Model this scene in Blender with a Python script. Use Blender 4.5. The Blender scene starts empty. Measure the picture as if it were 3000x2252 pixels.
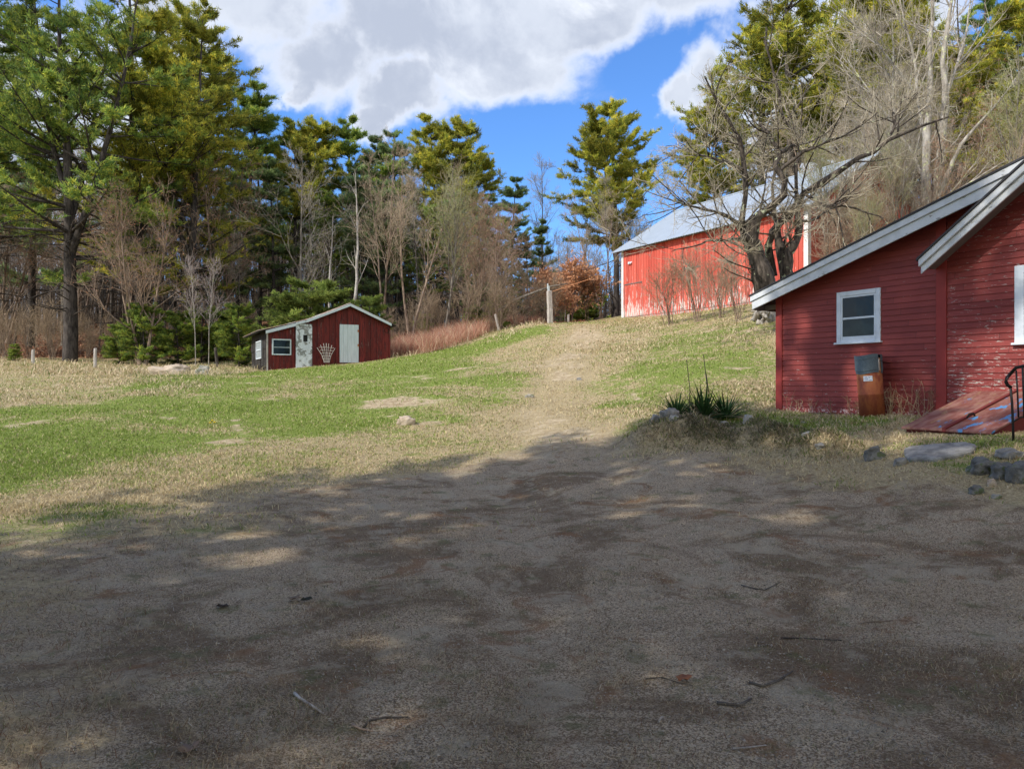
import bpy, math, random
import numpy as np
from mathutils import Vector, Matrix, noise as mnoise
R = math.radians
scn = bpy.context.scene
COL = scn.collection
F = 2150.0            # focal length of the photograph in its own pixels (3000 px wide)
EYE = 1.6
# ------------------------------------------------------------------ camera
cam_d = bpy.data.cameras.new("camera"); cam = bpy.data.objects.new("camera", cam_d); COL.objects.link(cam)
cam.location = (0, 0, EYE); cam.rotation_euler = (R(90), 0, 0)
cam_d.sensor_width = 36; cam_d.lens = F / 3000 * 36; cam_d.clip_start = 0.05; cam_d.clip_end = 5000
scn.camera = cam
scn.view_settings.view_transform = 'Standard'; scn.view_settings.look = 'None'
scn.view_settings.exposure = 0.35; scn.view_settings.gamma = 1
# ------------------------------------------------------------------ sun
SUN_DIR = Vector((-.87, -.49, 0)).normalized(); SUN_EL = R(41)
sd = bpy.data.lights.new("sun", 'SUN'); sun = bpy.data.objects.new("sun", sd); COL.objects.link(sun)
sd.energy = 3.6; sd.angle = R(.5); sd.color = (1, .93, .82)
tosun = Vector((SUN_DIR.x * math.cos(SUN_EL), SUN_DIR.y * math.cos(SUN_EL), math.sin(SUN_EL)))
sun.rotation_euler = tosun.to_track_quat('Z', 'Y').to_euler()
sun.location = (-20, -20, 30)
# ------------------------------------------------------------------ node helper
class NT:
    def __init__(s, tree): s.t = tree; s.n = tree.nodes; s.l = tree.links
    def new(s, ty, **kw):
        nd = s.n.new(ty)
        for k, v in kw.items(): setattr(nd, k, v)
        return nd
    def put(s, sock, v):
        if v is None: return
        if isinstance(v, bpy.types.NodeSocket): s.l.new(v, sock)
        else:
            if hasattr(sock.default_value, '__len__') and not hasattr(v, '__len__'): v = (v,) * len(sock.default_value)
            if hasattr(v, '__len__') and len(sock.default_value) == 4 and len(v) == 3: v = (*v, 1)
            sock.default_value = v
    def math(s, op, a, b=None, c=None, clamp=False):
        nd = s.new('ShaderNodeMath', operation=op, use_clamp=clamp)
        s.put(nd.inputs[0], a); s.put(nd.inputs[1], b)
        if c is not None: s.put(nd.inputs[2], c)
        return nd.outputs[0]
    def vec(s, op, a, b=None):
        nd = s.new('ShaderNodeVectorMath', operation=op)
        s.put(nd.inputs[0], a)
        if b is not None: s.put(nd.inputs[1], b)
        return nd.outputs['Value'] if op in ('LENGTH', 'DOT_PRODUCT', 'DISTANCE') else nd.outputs[0]
    def mul(s, v, xyz): return s.vec('MULTIPLY', v, xyz)
    def sep(s, v):
        nd = s.new('ShaderNodeSeparateXYZ'); s.put(nd.inputs[0], v); return nd.outputs
    def comb(s, x, y, z):
        nd = s.new('ShaderNodeCombineXYZ')
        for i, v in enumerate((x, y, z)): s.put(nd.inputs[i], v)
        return nd.outputs[0]
    def noise(s, vec, scale, detail=4, rough=.55, dist=0, col=False):
        nd = s.new('ShaderNodeTexNoise'); s.put(nd.inputs['Vector'], vec)
        nd.inputs['Scale'].default_value = scale; nd.inputs['Detail'].default_value = detail
        nd.inputs['Roughness'].default_value = rough; nd.inputs['Distortion'].default_value = dist
        return nd.outputs['Color' if col else 'Fac']
    def white(s, vec):
        nd = s.new('ShaderNodeTexWhiteNoise', noise_dimensions='3D'); s.put(nd.inputs['Vector'], vec); return nd.outputs['Value']
    def voro(s, vec, scale, out='Distance'):
        nd = s.new('ShaderNodeTexVoronoi'); s.put(nd.inputs['Vector'], vec); nd.inputs['Scale'].default_value = scale
        return nd.outputs[out]
    def step(s, v, a, b, lo=0., hi=1.):
        nd = s.new('ShaderNodeMapRange', interpolation_type='SMOOTHSTEP')
        s.put(nd.inputs[0], v); s.put(nd.inputs[1], a); s.put(nd.inputs[2], b); s.put(nd.inputs[3], lo); s.put(nd.inputs[4], hi)
        return nd.outputs[0]
    def mix(s, f, a, b, mode='MIX'):
        nd = s.new('ShaderNodeMix', data_type='RGBA', blend_type=mode, clamp_factor=True)
        s.put(nd.inputs[0], f); s.put(nd.inputs[6], a); s.put(nd.inputs[7], b); return nd.outputs[2]
    def attr(s, name, out='Color'):
        nd = s.new('ShaderNodeAttribute', attribute_name=name); return nd.outputs[out]
    def bump(s, h, strength=.5, dist=.02):
        nd = s.new('ShaderNodeBump'); nd.inputs['Strength'].default_value = strength; nd.inputs['Distance'].default_value = dist
        s.put(nd.inputs['Height'], h); return nd.outputs[0]
def material(name):
    m = bpy.data.materials.new(name); m.use_nodes = True; t = NT(m.node_tree)
    b = t.n['Principled BSDF']; b.inputs['Specular IOR Level'].default_value = .25
    b.inputs['Roughness'].default_value = .85
    co = t.new('ShaderNodeTexCoord').outputs['Object']
    return m, t, b, co
# ------------------------------------------------------------------ sky: physical sky with broken cumulus
world = bpy.data.worlds.new("World"); scn.world = world; world.use_nodes = True
def build_world():
    t = NT(world.node_tree); bg = t.n['Background']
    sky = t.new('ShaderNodeTexSky', sky_type='NISHITA'); sky.sun_disc = False
    sky.sun_elevation = SUN_EL; sky.sun_rotation = math.atan2(SUN_DIR.x, SUN_DIR.y); sky.air_density = 1.0; sky.dust_density = .25; sky.ozone_density = 3.0
    d = t.new('ShaderNodeTexCoord').outputs['Generated']
    x, y, z = t.sep(d)
    yy = t.math('MAXIMUM', y, .08)
    wn = t.noise(t.vec('ADD', d, (5, 3, 1)), 5.5, 6, .6, 0, True); wr, wg, wb = t.sep(wn)
    u = t.math('ADD', t.math('DIVIDE', x, yy), t.math('MULTIPLY', t.math('SUBTRACT', wr, .5), .22)); v = t.math('ADD', t.math('DIVIDE', z, yy), t.math('MULTIPLY', t.math('SUBTRACT', wg, .5), .16))
    blobs = [(760, -20, 420, 200), (1230, 60, 460, 230), (970, 170, 290, 165), (1180, 270, 210, 150), (1110, 345, 110, 90), (890, 250, 90, 65),
             (1640, 10, 300, 130), (2000, -40, 330, 150), (1400, 170, 250, 130), (2010, 290, 100, 100), (2110, 250, 150, 150), (2350, 250, 260, 330), (2600, 120, 300, 300),
             (200, 350, 420, 420), (480, 60, 300, 240), (100, 900, 420, 260), (840, 740, 120, 90)]
    f = None
    for (px, py, rx, ry) in blobs:
        a = t.math('DIVIDE', t.math('SUBTRACT', u, (px - 1500) / F), rx / F)
        b = t.math('DIVIDE', t.math('SUBTRACT', v, (1126 - py) / F), ry / F)
        q = t.math('SUBTRACT', 1, t.math('SQRT', t.math('ADD', t.math('MULTIPLY', a, a), t.math('MULTIPLY', b, b))))
        f = q if f is None else t.math('SMOOTH_MAX', f, q, .08)
    f = t.math('MAXIMUM', f, -.6)
    n1 = t.noise(d, 3.6, 10, .60, .35); n2 = t.noise(d, 2.2, 5, .5)
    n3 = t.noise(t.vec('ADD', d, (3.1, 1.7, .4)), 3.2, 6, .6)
    front = t.math('ADD', f, t.math('MULTIPLY', t.math('SUBTRACT', n1, .5), 2.1))
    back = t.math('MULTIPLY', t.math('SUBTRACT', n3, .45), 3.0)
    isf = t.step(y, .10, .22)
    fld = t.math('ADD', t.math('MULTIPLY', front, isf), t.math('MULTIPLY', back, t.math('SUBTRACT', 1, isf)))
    mask = t.step(fld, -.08, .42)
    wisp = t.math('MULTIPLY', t.step(n1, .60, .80), .35)
    mask = t.math('MAXIMUM', mask, wisp)
    core = t.math('MULTIPLY', t.step(fld, .12, .55), t.step(t.noise(t.vec('ADD', d, (.7, 2.1, 5.)), 3.4, 8, .6, .4), .34, .50))
    lit = t.mix(core, (.82, .86, .94), (.42, .47, .58))
    shade = t.step(t.noise(d, 7.5, 6, .6), .38, .62)
    lit = t.mix(t.math('MULTIPLY', shade, .55), lit, (.70, .75, .84))
    lit = t.mix(isf, (1.75, 1.63, 1.36), lit)  # clouds out of view, brightened and warmed as added fill for the shaded yard
    blue = t.mix(1, t.mul(sky.outputs[0], (.105, .105, .105)), (.86, 1.30, 1.85), 'MULTIPLY')
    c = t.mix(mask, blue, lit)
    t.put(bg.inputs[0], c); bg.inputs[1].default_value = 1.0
build_world()
# ------------------------------------------------------------------ arrays -> meshes
def mesh_np(name, V, faces, mat=None, parent=None, colors=None, smooth=False, link=True):
    """faces: list of int arrays, each (M,k). colors: per-vertex (N,3) stored as attribute 'tint'."""
    me = bpy.data.meshes.new(name); V = np.asarray(V, dtype=np.float32)
    me.vertices.add(len(V)); me.vertices.foreach_set('co', V.ravel())
    faces = [np.asarray(f, dtype=np.int32) for f in faces if len(f)]
    li = np.concatenate([f.ravel() for f in faces]); tot = np.concatenate([np.full(len(f), f.shape[1], np.int32) for f in faces])
    st = np.concatenate([[0], np.cumsum(tot)[:-1]]).astype(np.int32)
    me.loops.add(len(li)); me.loops.foreach_set('vertex_index', li)
    me.polygons.add(len(tot)); me.polygons.foreach_set('loop_start', st); me.polygons.foreach_set('loop_total', tot)
    if smooth: me.polygons.foreach_set('use_smooth', np.ones(len(tot), bool))
    me.update(calc_edges=True)
    if colors is not None:
        a = me.color_attributes.new('tint', 'FLOAT_COLOR', 'POINT')
        c = np.ones((len(V), 4), np.float32); c[:, :3] = colors; a.data.foreach_set('color', c.ravel())
    if mat: me.materials.append(mat)
    o = bpy.data.objects.new(name, me)
    if link: COL.objects.link(o)
    if parent: o.parent = parent
    return o
def tag(o, label=None, cat=None, group=None, kind=None):
    if label: o['label'] = label
    if cat: o['category'] = cat
    if group: o['group'] = group
    if kind: o['kind'] = kind
    return o
def empty(name, loc=(0, 0, 0), rz=0, label=None, cat=None, group=None):
    o = bpy.data.objects.new(name, None); COL.objects.link(o); o.location = loc; o.rotation_euler = (0, 0, rz)
    o.empty_display_size = .2
    return tag(o, label, cat, group)
def copy_tree(o, parent=None):
    c = o.copy(); COL.objects.link(c)
    if parent: c.parent = parent
    for ch in list(o.children): copy_tree(ch, c)
    return c
class MB:
    """collects shapes into one mesh"""
    def __init__(s): s.v = []; s.f = []
    def add(s, vs, fs):
        o = len(s.v); s.v += [tuple(p) for p in vs]; s.f += [tuple(i + o for i in f) for f in fs]; return s
    def box(s, a, b):
        x0, y0, z0 = a; x1, y1, z1 = b
        return s.add([(x0, y0, z0), (x1, y0, z0), (x1, y1, z0), (x0, y1, z0), (x0, y0, z1), (x1, y0, z1), (x1, y1, z1), (x0, y1, z1)],
                     [(0, 3, 2, 1), (4, 5, 6, 7), (0, 1, 5, 4), (1, 2, 6, 5), (2, 3, 7, 6), (3, 0, 4, 7)])
    def prism(s, pts, y0, y1):
        """pts: (x,z) polygon counter-clockwise seen from the front (-y); from y0 (front) to y1 (back)"""
        n = len(pts); vs = [(p[0], y0, p[1]) for p in pts] + [(p[0], y1, p[1]) for p in pts]
        fs = [tuple(range(n)), tuple(range(2 * n - 1, n - 1, -1))] + [(i, i + n, (i + 1) % n + n, (i + 1) % n) for i in range(n)]
        return s.add(vs, fs)
    def tube(s, pts, rad, k=6, cap=True):
        pts = [Vector(p) for p in pts]; n = len(pts)
        rad = [rad] * n if not hasattr(rad, '__len__') else rad
        o = len(s.v)
        ref = Vector((.31, .12, .94)) if abs((pts[-1] - pts[0]).normalized().z) < .8 else Vector((.9, .3, .1))
        for i, p in enumerate(pts):
            T = (pts[min(i + 1, n - 1)] - pts[max(i - 1, 0)]).normalized(); A = T.cross(ref).normalized(); B = T.cross(A)
            for j in range(k):
                a = 2 * math.pi * j / k; s.v.append(tuple(p + (A * math.cos(a) + B * math.sin(a)) * rad[i]))
        for i in range(n - 1):
            for j in range(k):
                s.f.append((o + i * k + j, o + i * k + (j + 1) % k, o + (i + 1) * k + (j + 1) % k, o + (i + 1) * k + j))
        if cap: s.f.append(tuple(o + j for j in range(k))); s.f.append(tuple(o + (n - 1) * k + k - 1 - j for j in range(k)))
        return s
    def build(s, name, mat, parent=None, smooth=False, bevel=0, recalc=True):
        me = bpy.data.meshes.new(name); me.from_pydata(s.v, [], s.f); me.update()
        if recalc:
            import bmesh
            bm = bmesh.new(); bm.from_mesh(me); bmesh.ops.recalc_face_normals(bm, faces=bm.faces); bm.to_mesh(me); bm.free()
        if smooth: me.polygons.foreach_set('use_smooth', [True] * len(me.polygons))
        me.materials.append(mat)
        o = bpy.data.objects.new(name, me); COL.objects.link(o)
        if parent: o.parent = parent
        if bevel:
            m = o.modifiers.new('bevel', 'BEVEL'); m.width = bevel; m.segments = 1; m.limit_method = 'ANGLE'
        return o
# ------------------------------------------------------------------ numpy value noise
def _h(ix, iy, seed):
    n = (ix.astype(np.int64) * 374761393 + iy.astype(np.int64) * 668265263 + seed * 974634777) & 0x7fffffff
    n = ((n ^ (n >> 13)) * 1274126177) & 0x7fffffff
    return ((n ^ (n >> 16)) & 0xffff) / 65535.0
def vnoise(x, y, seed=0):
    x = np.asarray(x, float); y = np.asarray(y, float)
    ix = np.floor(x); iy = np.floor(y); fx = x - ix; fy = y - iy
    fx = fx * fx * (3 - 2 * fx); fy = fy * fy * (3 - 2 * fy)
    a = _h(ix, iy, seed); b = _h(ix + 1, iy, seed); c = _h(ix, iy + 1, seed); d = _h(ix + 1, iy + 1, seed)
    return (a * (1 - fx) + b * fx) * (1 - fy) + (c * (1 - fx) + d * fx) * fy
def fbm(x, y, seed=0, o=4):
    r = 0; a = .5; s = 0
    for i in range(o): r = r + a * vnoise(x * 2 ** i, y * 2 ** i, seed + i); s += a; a *= .55
    return r / s - .5
def sstep(a, b, v): t = np.clip((v - a) / (b - a), 0, 1); return t * t * (3 - 2 * t)
# ------------------------------------------------------------------ the lie of the land
def pz(Y, py): return EYE + (1126 - py) / F * Y
CP = []
def cpp(px, Y, py): CP.append(((px - 1500) / F * Y, Y, pz(Y, py)))
for x, y, z in [(-5, 0, 0), (5, 0, .02), (-12, 0, -.1), (12, 0, .3), (0, -12, 0), (-25, -12, -.3), (25, -12, .6), (0, 4, 0), (3, 4, .03), (-3, 4, 0),
                (0, 7, .02), (-3, 7, 0), (3, 7, .08), (-40, 20, .5), (-60, 50, 3), (-30, 8, 0), (-90, 100, 9), (0, 170, 15), (-120, 200, 22), (150, 150, 22), (70, 60, 14),
                (40, 30, 7.5), (25, 40, 8.2), (40, 8, 3), (20, 10, 1.9), (12, 21, 2.9), (14, 29, 5.1), (0, -60, 0), (60, -60, 1), (-60, -60, -1), (30, 80, 13), (20, 58, 9), (16, 14, 1.6), (9, 50, 6.6), (16, 44, 7)]:
    CP.append((x, y, z))
for px, Y, py in [(0, 10, 1462), (0, 14, 1330), (0, 20, 1215), (0, 28, 1138), (0, 42, 1058), (300, 10, 1455), (300, 20, 1205), (300, 28, 1125), (300, 42, 1072), (640, 40, 1078),
                  (900, 12, 1390), (900, 16, 1275), (900, 24, 1150), (900, 34, 1079), (1150, 36.5, 1050), (1150, 46, 1035), (700, 40, 1082), (1260, 34, 1045), (1400, 40, 997), (1550, 42, 952),
                  (1500, 52, 960), (1300, 60, 970), (1650, 9, 1500), (1650, 12, 1372), (1650, 15.5, 1262), (1650, 20, 1150), (1650, 27, 1045), (1650, 35, 985), (1670, 44, 947), (1650, 60, 990), (1700, 90, 1010),
                  (1350, 12, 1380), (1350, 20, 1165), (1350, 30, 1062), (2200, 8.5, 1498), (2200, 12, 1312), (2240, 13.6, 1240), (2050, 14.2, 1198), (1950, 13, 1260), (1980, 11.5, 1320),
                  (2285, 15.4, 1203), (2280, 19, 1100), (2270, 23, 1000), (2240, 27, 925), (2260, 32, 892), (2000, 20, 1080), (2000, 28, 985), (2000, 36, 930), (1850, 46, 930), (2100, 41, 905),
                  (1850, 20, 1120), (1850, 30, 1010), (1850, 40, 950), (2640, 11.6, 1240), (2880, 11.0, 1268), (2750, 9.3, 1335), (2950, 8.9, 1325), (2550, 9.5, 1385), (3000, 7.5, 1500), (3000, 5, 1810), (2000, 7, 1610), (3200, 9, 1300),
                  (100, 70, 1003), (600, 62, 985), (650, 85, 905), (0, 110, 960), (1000, 80, 935), (1350, 90, 950), (300, 50, 1045), (900, 48, 1040)]:
    cpp(px, Y, py)
CP = np.array(CP)
def _phi(r2): return np.sqrt(r2 + 1.5)
_A = np.zeros((len(CP) + 3,) * 2); _d = (CP[:, None, :2] - CP[None, :, :2]); _A[:len(CP), :len(CP)] = _phi((_d ** 2).sum(-1)) - np.eye(len(CP)) * .25
_A[:len(CP), -3] = 1; _A[:len(CP), -2:] = CP[:, :2]; _A[-3, :len(CP)] = 1; _A[-2:, :len(CP)] = CP[:, :2].T
_W = np.linalg.solve(_A, np.concatenate([CP[:, 2], [0, 0, 0]]))
BANK = [(1905, 12.8), (1990, 12.9), (2090, 12.6), (2200, 12.2), (2300, 11.7), (2400, 11.2)]       # grassy stone edge in front of the house
BANKP = [((px - 1500) / F * Y, Y) for px, Y in BANK]
def segdist(x, y, pts):
    best = np.full(np.shape(x), 1e9)
    for (ax, ay), (bx, by) in zip(pts[:-1], pts[1:]):
        dx, dy = bx - ax, by - ay; t = np.clip(((x - ax) * dx + (y - ay) * dy) / (dx * dx + dy * dy), 0, 1)
        best = np.minimum(best, np.hypot(x - ax - t * dx, y - ay - t * dy))
    return best
def H(x, y, micro=True):
    x = np.atleast_1d(np.asarray(x, float)); y = np.atleast_1d(np.asarray(y, float)); sh = x.shape
    x = x.ravel(); y = y.ravel(); out = np.empty(len(x))
    for i in range(0, len(x), 60000):
        xs = x[i:i + 60000]; ys = y[i:i + 60000]
        r2 = (xs[:, None] - CP[None, :, 0]) ** 2 + (ys[:, None] - CP[None, :, 1]) ** 2
        out[i:i + 60000] = _phi(r2) @ _W[:len(CP)] + _W[-3] + _W[-2] * xs + _W[-1] * ys
    far = sstep(160, 320, np.hypot(x, y)); out = out * (1 - far) + 10 * far
    for off in (-.75, .75): out -= .035 * np.exp(-(segdist(x, y, [(1.2 + off * 1.3, 2.5), (1.0 + off, 6), (.7 + off, 10), (1.0 + off, 16), (2.0 + off, 26), (3.6 + off, 44)]) / .22) ** 2)
    b = segdist(x, y, BANKP); out += .27 * np.exp(-(b / .36) ** 2) * (1 + 1.6 * fbm(x * 2.2, y * 2.2, 9, 3)) - .07 * np.exp(-((b - .75) / .25) ** 2)
    if micro:
        d = np.hypot(x, y)
        out += fbm(x / 2.6, y / 2.6, 3, 3) * .16 * sstep(6, 16, d) + fbm(x / .7, y / .7, 5, 3) * .05 + fbm(x / .16, y / .16, 15, 2) * .012
    return out.reshape(sh)
def gz(x, y): return float(H(x, y)[0])
def at(px, py, y0=2.5, y1=70):
    """the ground point seen at a pixel of the photograph"""
    Y = np.geomspace(y0, y1, 900); X = (px - 1500) / F * Y; Z = EYE + (1126 - py) / F * Y
    h = H(X, Y, False) - Z; k = int(np.argmax(h > 0)) if (h > 0).any() else len(Y) - 1
    return float(X[k]), float(Y[k])
# ------------------------------------------------------------------ materials
def mat_ground():
    m, t, b, co = material("yard_ground")
    mk = t.attr('tint'); g, s, d = t.sep(mk)           # r: green grass, g: leaf litter, b: bare grit
    n1 = t.noise(co, .9, 6, .6); n2 = t.noise(co, 5, 6, .65); n3 = t.noise(co, 28, 5, .7); n4 = t.noise(co, 110, 3, .6)
    straw = t.mix(t.step(n3, .3, .7), (.27, .21, .115), (.56, .46, .28))
    straw = t.mix(t.math('MULTIPLY', t.step(n2, .5, .72), .5), straw, (.20, .13, .085))
    green = t.mix(t.step(n3, .3, .72), (.13, .18, .034), (.30, .36, .095))
    green = t.mix(t.math('MULTIPLY', t.step(n2, .5, .75), .45), green, (.28, .27, .10))
    gm = t.step(t.math('ADD', g, t.math('MULTIPLY', t.math('SUBTRACT', t.math('ADD', n2, t.math('MULTIPLY', n1, .8)), .9), 1.5)), .30, .62)
    c = t.mix(gm, straw, green)
    litter = t.mix(t.step(n3, .35, .65), (.10, .055, .032), (.34, .20, .12))
    c = t.mix(s, c, litter)
    peb = t.voro(co, 130, 'Color'); pg = t.math('MULTIPLY', t.sep(peb)[0], 1)
    grit = t.mix(t.step(pg, .1, .95), (.18, .132, .084), (.56, .455, .32))
    grit = t.mix(t.step(n4, .60, .70), grit, (.58, .53, .43))
    grit = t.mix(t.math('MULTIPLY', t.step(t.noise(co, .75, 7, .66, .8), .46, .60), .72), grit, (.135, .088, .052))
    grit = t.mix(t.math('MULTIPLY', t.step(t.noise(co, 2.1, 7, .7, .6), .50, .62), .6), grit, (.42, .365, .265))
    grit = t.mix(t.math('MULTIPLY', t.step(t.noise(co, 1.5, 6, .65, 1.1), .55, .66), .75), grit, (.225, .12, .062))
    grit = t.mix(t.math('MULTIPLY', t.step(t.noise(co, 3.3, 5, .6), .56, .68), .6), grit, (.13, .14, .065))
    dm = t.step(t.math('ADD', d, t.math('MULTIPLY', t.math('SUBTRACT', n2, .5), .9)), .3, .62)
    earth = t.mix(t.step(n2, .35, .65), (.34, .255, .155), (.56, .46, .31)); py_ = t.sep(co)[1]
    grit = t.mix(t.step(py_, 12.2, 14.5), grit, earth)
    c = t.mix(dm, c, grit)
    t.put(b.inputs['Base Color'], c); b.inputs['Roughness'].default_value = .95; b.inputs['Specular IOR Level'].default_value = .1
    h = t.math('ADD', t.math('MULTIPLY', n3, .7), t.math('MULTIPLY', t.voro(co, 75), .25))
    t.put(b.inputs['Normal'], t.bump(h, 1., .045))
    return m
def mat_tint(name, rough=.8, trans=0., var=.15):
    m, t, b, co = material(name); c = t.attr('tint')
    if var: c = t.mix(1, c, t.mix(t.noise(co, 3, 4), (1 - var,) * 3, (1 + var,) * 3), 'MULTIPLY')
    t.put(b.inputs['Base Color'], c); b.inputs['Roughness'].default_value = rough; b.inputs['Specular IOR Level'].default_value = .15
    if trans:
        tr = t.new('ShaderNodeBsdfTranslucent'); t.put(tr.inputs[0], c); mx = t.new('ShaderNodeMixShader'); mx.inputs[0].default_value = trans
        t.l.new(b.outputs[0], mx.inputs[1]); t.l.new(tr.outputs[0], mx.inputs[2]); t.l.new(mx.outputs[0], t.n['Material Output'].inputs[0])
    return m
def mat_bark(name, dark, light, lichen=None, lf=.6, sc=6):
    m, t, b, co = material(name)
    n = t.noise(t.mul(co, (1, 1, .28)), sc, 6, .7)
    c = t.mix(t.step(n, .35, .68), dark, light)
    if lichen: c = t.mix(t.step(t.noise(co, 3.5, 5, .65), lf, lf + .08), c, lichen)
    t.put(b.inputs['Base Color'], c); t.put(b.inputs['Normal'], t.bump(n, .8, .05)); return m
def mat_rock(name, a, c2, moss=None, sc=3):
    m, t, b, co = material(name); n = t.noise(co, sc, 8, .65); n2 = t.noise(co, sc * 9, 4, .7)
    c = t.mix(t.step(n, .35, .65), a, c2); c = t.mix(t.math('MULTIPLY', t.step(n2, .55, .7), .5), c, tuple(v * .45 for v in a))
    if moss: c = t.mix(t.step(t.noise(co, sc * 2, 5, .6), .52, .6), c, moss)
    t.put(b.inputs['Base Color'], c); t.put(b.inputs['Normal'], t.bump(t.math('ADD', n, t.math('MULTIPLY', n2, .3)), .7, .05)); return m
def mat_siding():
    """red clapboard paint, peeling more on the main house (x > 4.1 in the wall's own frame)"""
    m, t, b, co = material("red_clapboard_paint"); x, y, z = t.sep(co)
    row = t.math('FLOOR', t.math('DIVIDE', z, .107)); rn = t.white(t.comb(row, t.math('FLOOR', t.math('DIVIDE', t.math('ADD', x, t.math('MULTIPLY', row, 1.37)), 2.6)), 3))
    base = t.mix(rn, (.19, .034, .030), (.265, .050, .043))
    base = t.mix(t.math('MULTIPLY', t.step(t.noise(t.mul(co, (2.5, 1, 14)), 2, 6, .65), .45, .75), .5), base, (.17, .024, .024))
    base = t.mix(t.math('MULTIPLY', t.step(t.noise(co, 1.3, 3), .5, .7), .35), base, (.33, .065, .055))
    pn = t.noise(t.mul(co, (3.2, 1, 15)), 2.2, 7, .68, .35)
    low = t.math('MULTIPLY', t.step(z, 1.75, .35), .045)
    zone = t.math('ADD', t.step(x, 3.2, 3.5, .0, .06), low)
    pm = t.step(t.math('ADD', pn, zone), .680, .690)
    wood = t.mix(t.step(t.noise(t.mul(co, (2, 1, 60)), 3, 4), .4, .6), (.20, .17, .14), (.46, .44, .40))
    edge = t.math('SUBTRACT', t.step(t.math('ADD', pn, zone), .668, .676), pm, clamp=True)
    c = t.mix(pm, base, wood); c = t.mix(t.math('MULTIPLY', edge, .8), c, (.62, .5, .47))
    fx = t.math('FRACT', t.math('DIVIDE', t.math('ADD', x, t.math('MULTIPLY', row, 1.37)), 2.6)); c = t.mix(t.step(fx, .0035, .001), c, (.05, .012, .01))
    splash = t.math('MULTIPLY', t.step(t.math('ADD', z, t.math('MULTIPLY', t.noise(co, 9, 4), .22)), .24, .13), t.step(t.noise(co, 26, 3), .5, .6))
    c = t.mix(t.math('MULTIPLY', splash, .8), c, (.60, .50, .46))
    t.put(b.inputs['Base Color'], c); b.inputs['Roughness'].default_value = .62
    t.put(b.inputs['Normal'], t.bump(t.math('ADD', t.math('MULTIPLY', pm, -.6), t.noise(t.mul(co, (2, 1, 40)), 5, 5)), .35, .006)); return m
def mat_white(name, col=(.74, .76, .76), peel=.66, under=(.27, .26, .24), stretch=(3, 3, 3)):
    m, t, b, co = material(name)
    pn = t.noise(t.mul(co, stretch), 2.0, 8, .7, .5); c = t.mix(t.step(t.noise(co, 5, 4), .4, .7), col, tuple(v * .84 for v in col))
    pm = t.step(pn, peel, peel + .012)
    c = t.mix(pm, c, under); c = t.mix(t.math('MULTIPLY', t.step(t.noise(co, 1.1, 5), .5, .8), .3), c, (.5, .5, .44))
    t.put(b.inputs['Base Color'], c); b.inputs['Roughness'].default_value = .6
    t.put(b.inputs['Normal'], t.bump(t.math('MULTIPLY', pm, -1), .5, .004)); return m
def mat_barn():
    m, t, b, co = material("barn_red_boards"); x, y, z = t.sep(co)
    bd = t.math('FLOOR', t.math('DIVIDE', x, .235)); by = t.math('FLOOR', t.math('DIVIDE', y, .235)); rn = t.white(t.comb(bd, by, 1))
    c = t.mix(rn, (.42, .060, .042), (.68, .13, .09))
    c = t.mix(t.math('MULTIPLY', t.step(t.noise(t.mul(co, (9, 9, .8)), 1.5, 6, .7), .45, .7), .4), c, (.66, .20, .16))
    wn = t.noise(t.mul(co, (7, 7, .9)), 1.6, 7, .75)
    wear = t.math('ADD', t.math('MULTIPLY', t.math('SUBTRACT', wn, .5), 1.9), t.step(z, 1.9, -.2, .5, .80)); wear = t.math('ADD', wear, t.math('MULTIPLY', t.step(x, 3.2, .2), t.step(z, 3.0, 1.6, 0, .10)))
    c = t.mix(t.step(wear, .74, .84), c, (.66, .60, .57)); c = t.mix(t.math('MULTIPLY', t.step(t.math('ADD', wn, t.step(z, .35, 0, 0, .3)), .75, .85), .8), c, (.36, .33, .30))
    t.put(b.inputs['Base Color'], c); b.inputs['Roughness'].default_value = .8; return m
def mat_shedred():
    m, t, b, co = material("shed_red_boards"); x, y, z = t.sep(co)
    rn = t.white(t.comb(t.math('FLOOR', t.math('DIVIDE', x, .29)), 2, 1))
    c = t.mix(rn, (.12, .022, .019), (.21, .034, .029))
    n = t.noise(t.mul(co, (7, 7, 1.2)), 1.6, 7, .72)
    c = t.mix(t.step(n, .42, .60), c, (.075, .018, .018)); c = t.mix(t.math('MULTIPLY', t.step(n, .58, .68), .75), c, (.27, .17, .15))
    c = t.mix(t.math('MULTIPLY', t.step(t.noise(t.mul(co, (5, 5, 2)), 2.4, 6, .7), .66, .74), .7), c, (.33, .26, .24))
    t.put(b.inputs['Base Color'], c); return m
def mat_wood(name, a, c2, axis=(8, 8, 1), sc=2, k=.5, third=None):
    m, t, b, co = material(name); n = t.noise(t.mul(co, axis), sc, 7, .7)
    c = t.mix(t.step(n, .35, .68), a, c2)
    if third: c = t.mix(t.step(t.noise(co, 4, 6, .7, .4), k, k + .05), c, third)
    t.put(b.inputs['Base Color'], c); t.put(b.inputs['Normal'], t.bump(n, .5, .01)); return m
def mat_metalroof():
    m, t, b, co = material("galvanised_sheet"); n = t.noise(t.mul(co, (1, .4, .4)), 3, 6)
    c = t.mix(n, (.33, .39, .45), (.48, .54, .61)); t.put(b.inputs['Base Color'], c); b.inputs['Metallic'].default_value = .35; b.inputs['Roughness'].default_value = .5
    return m
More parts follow.
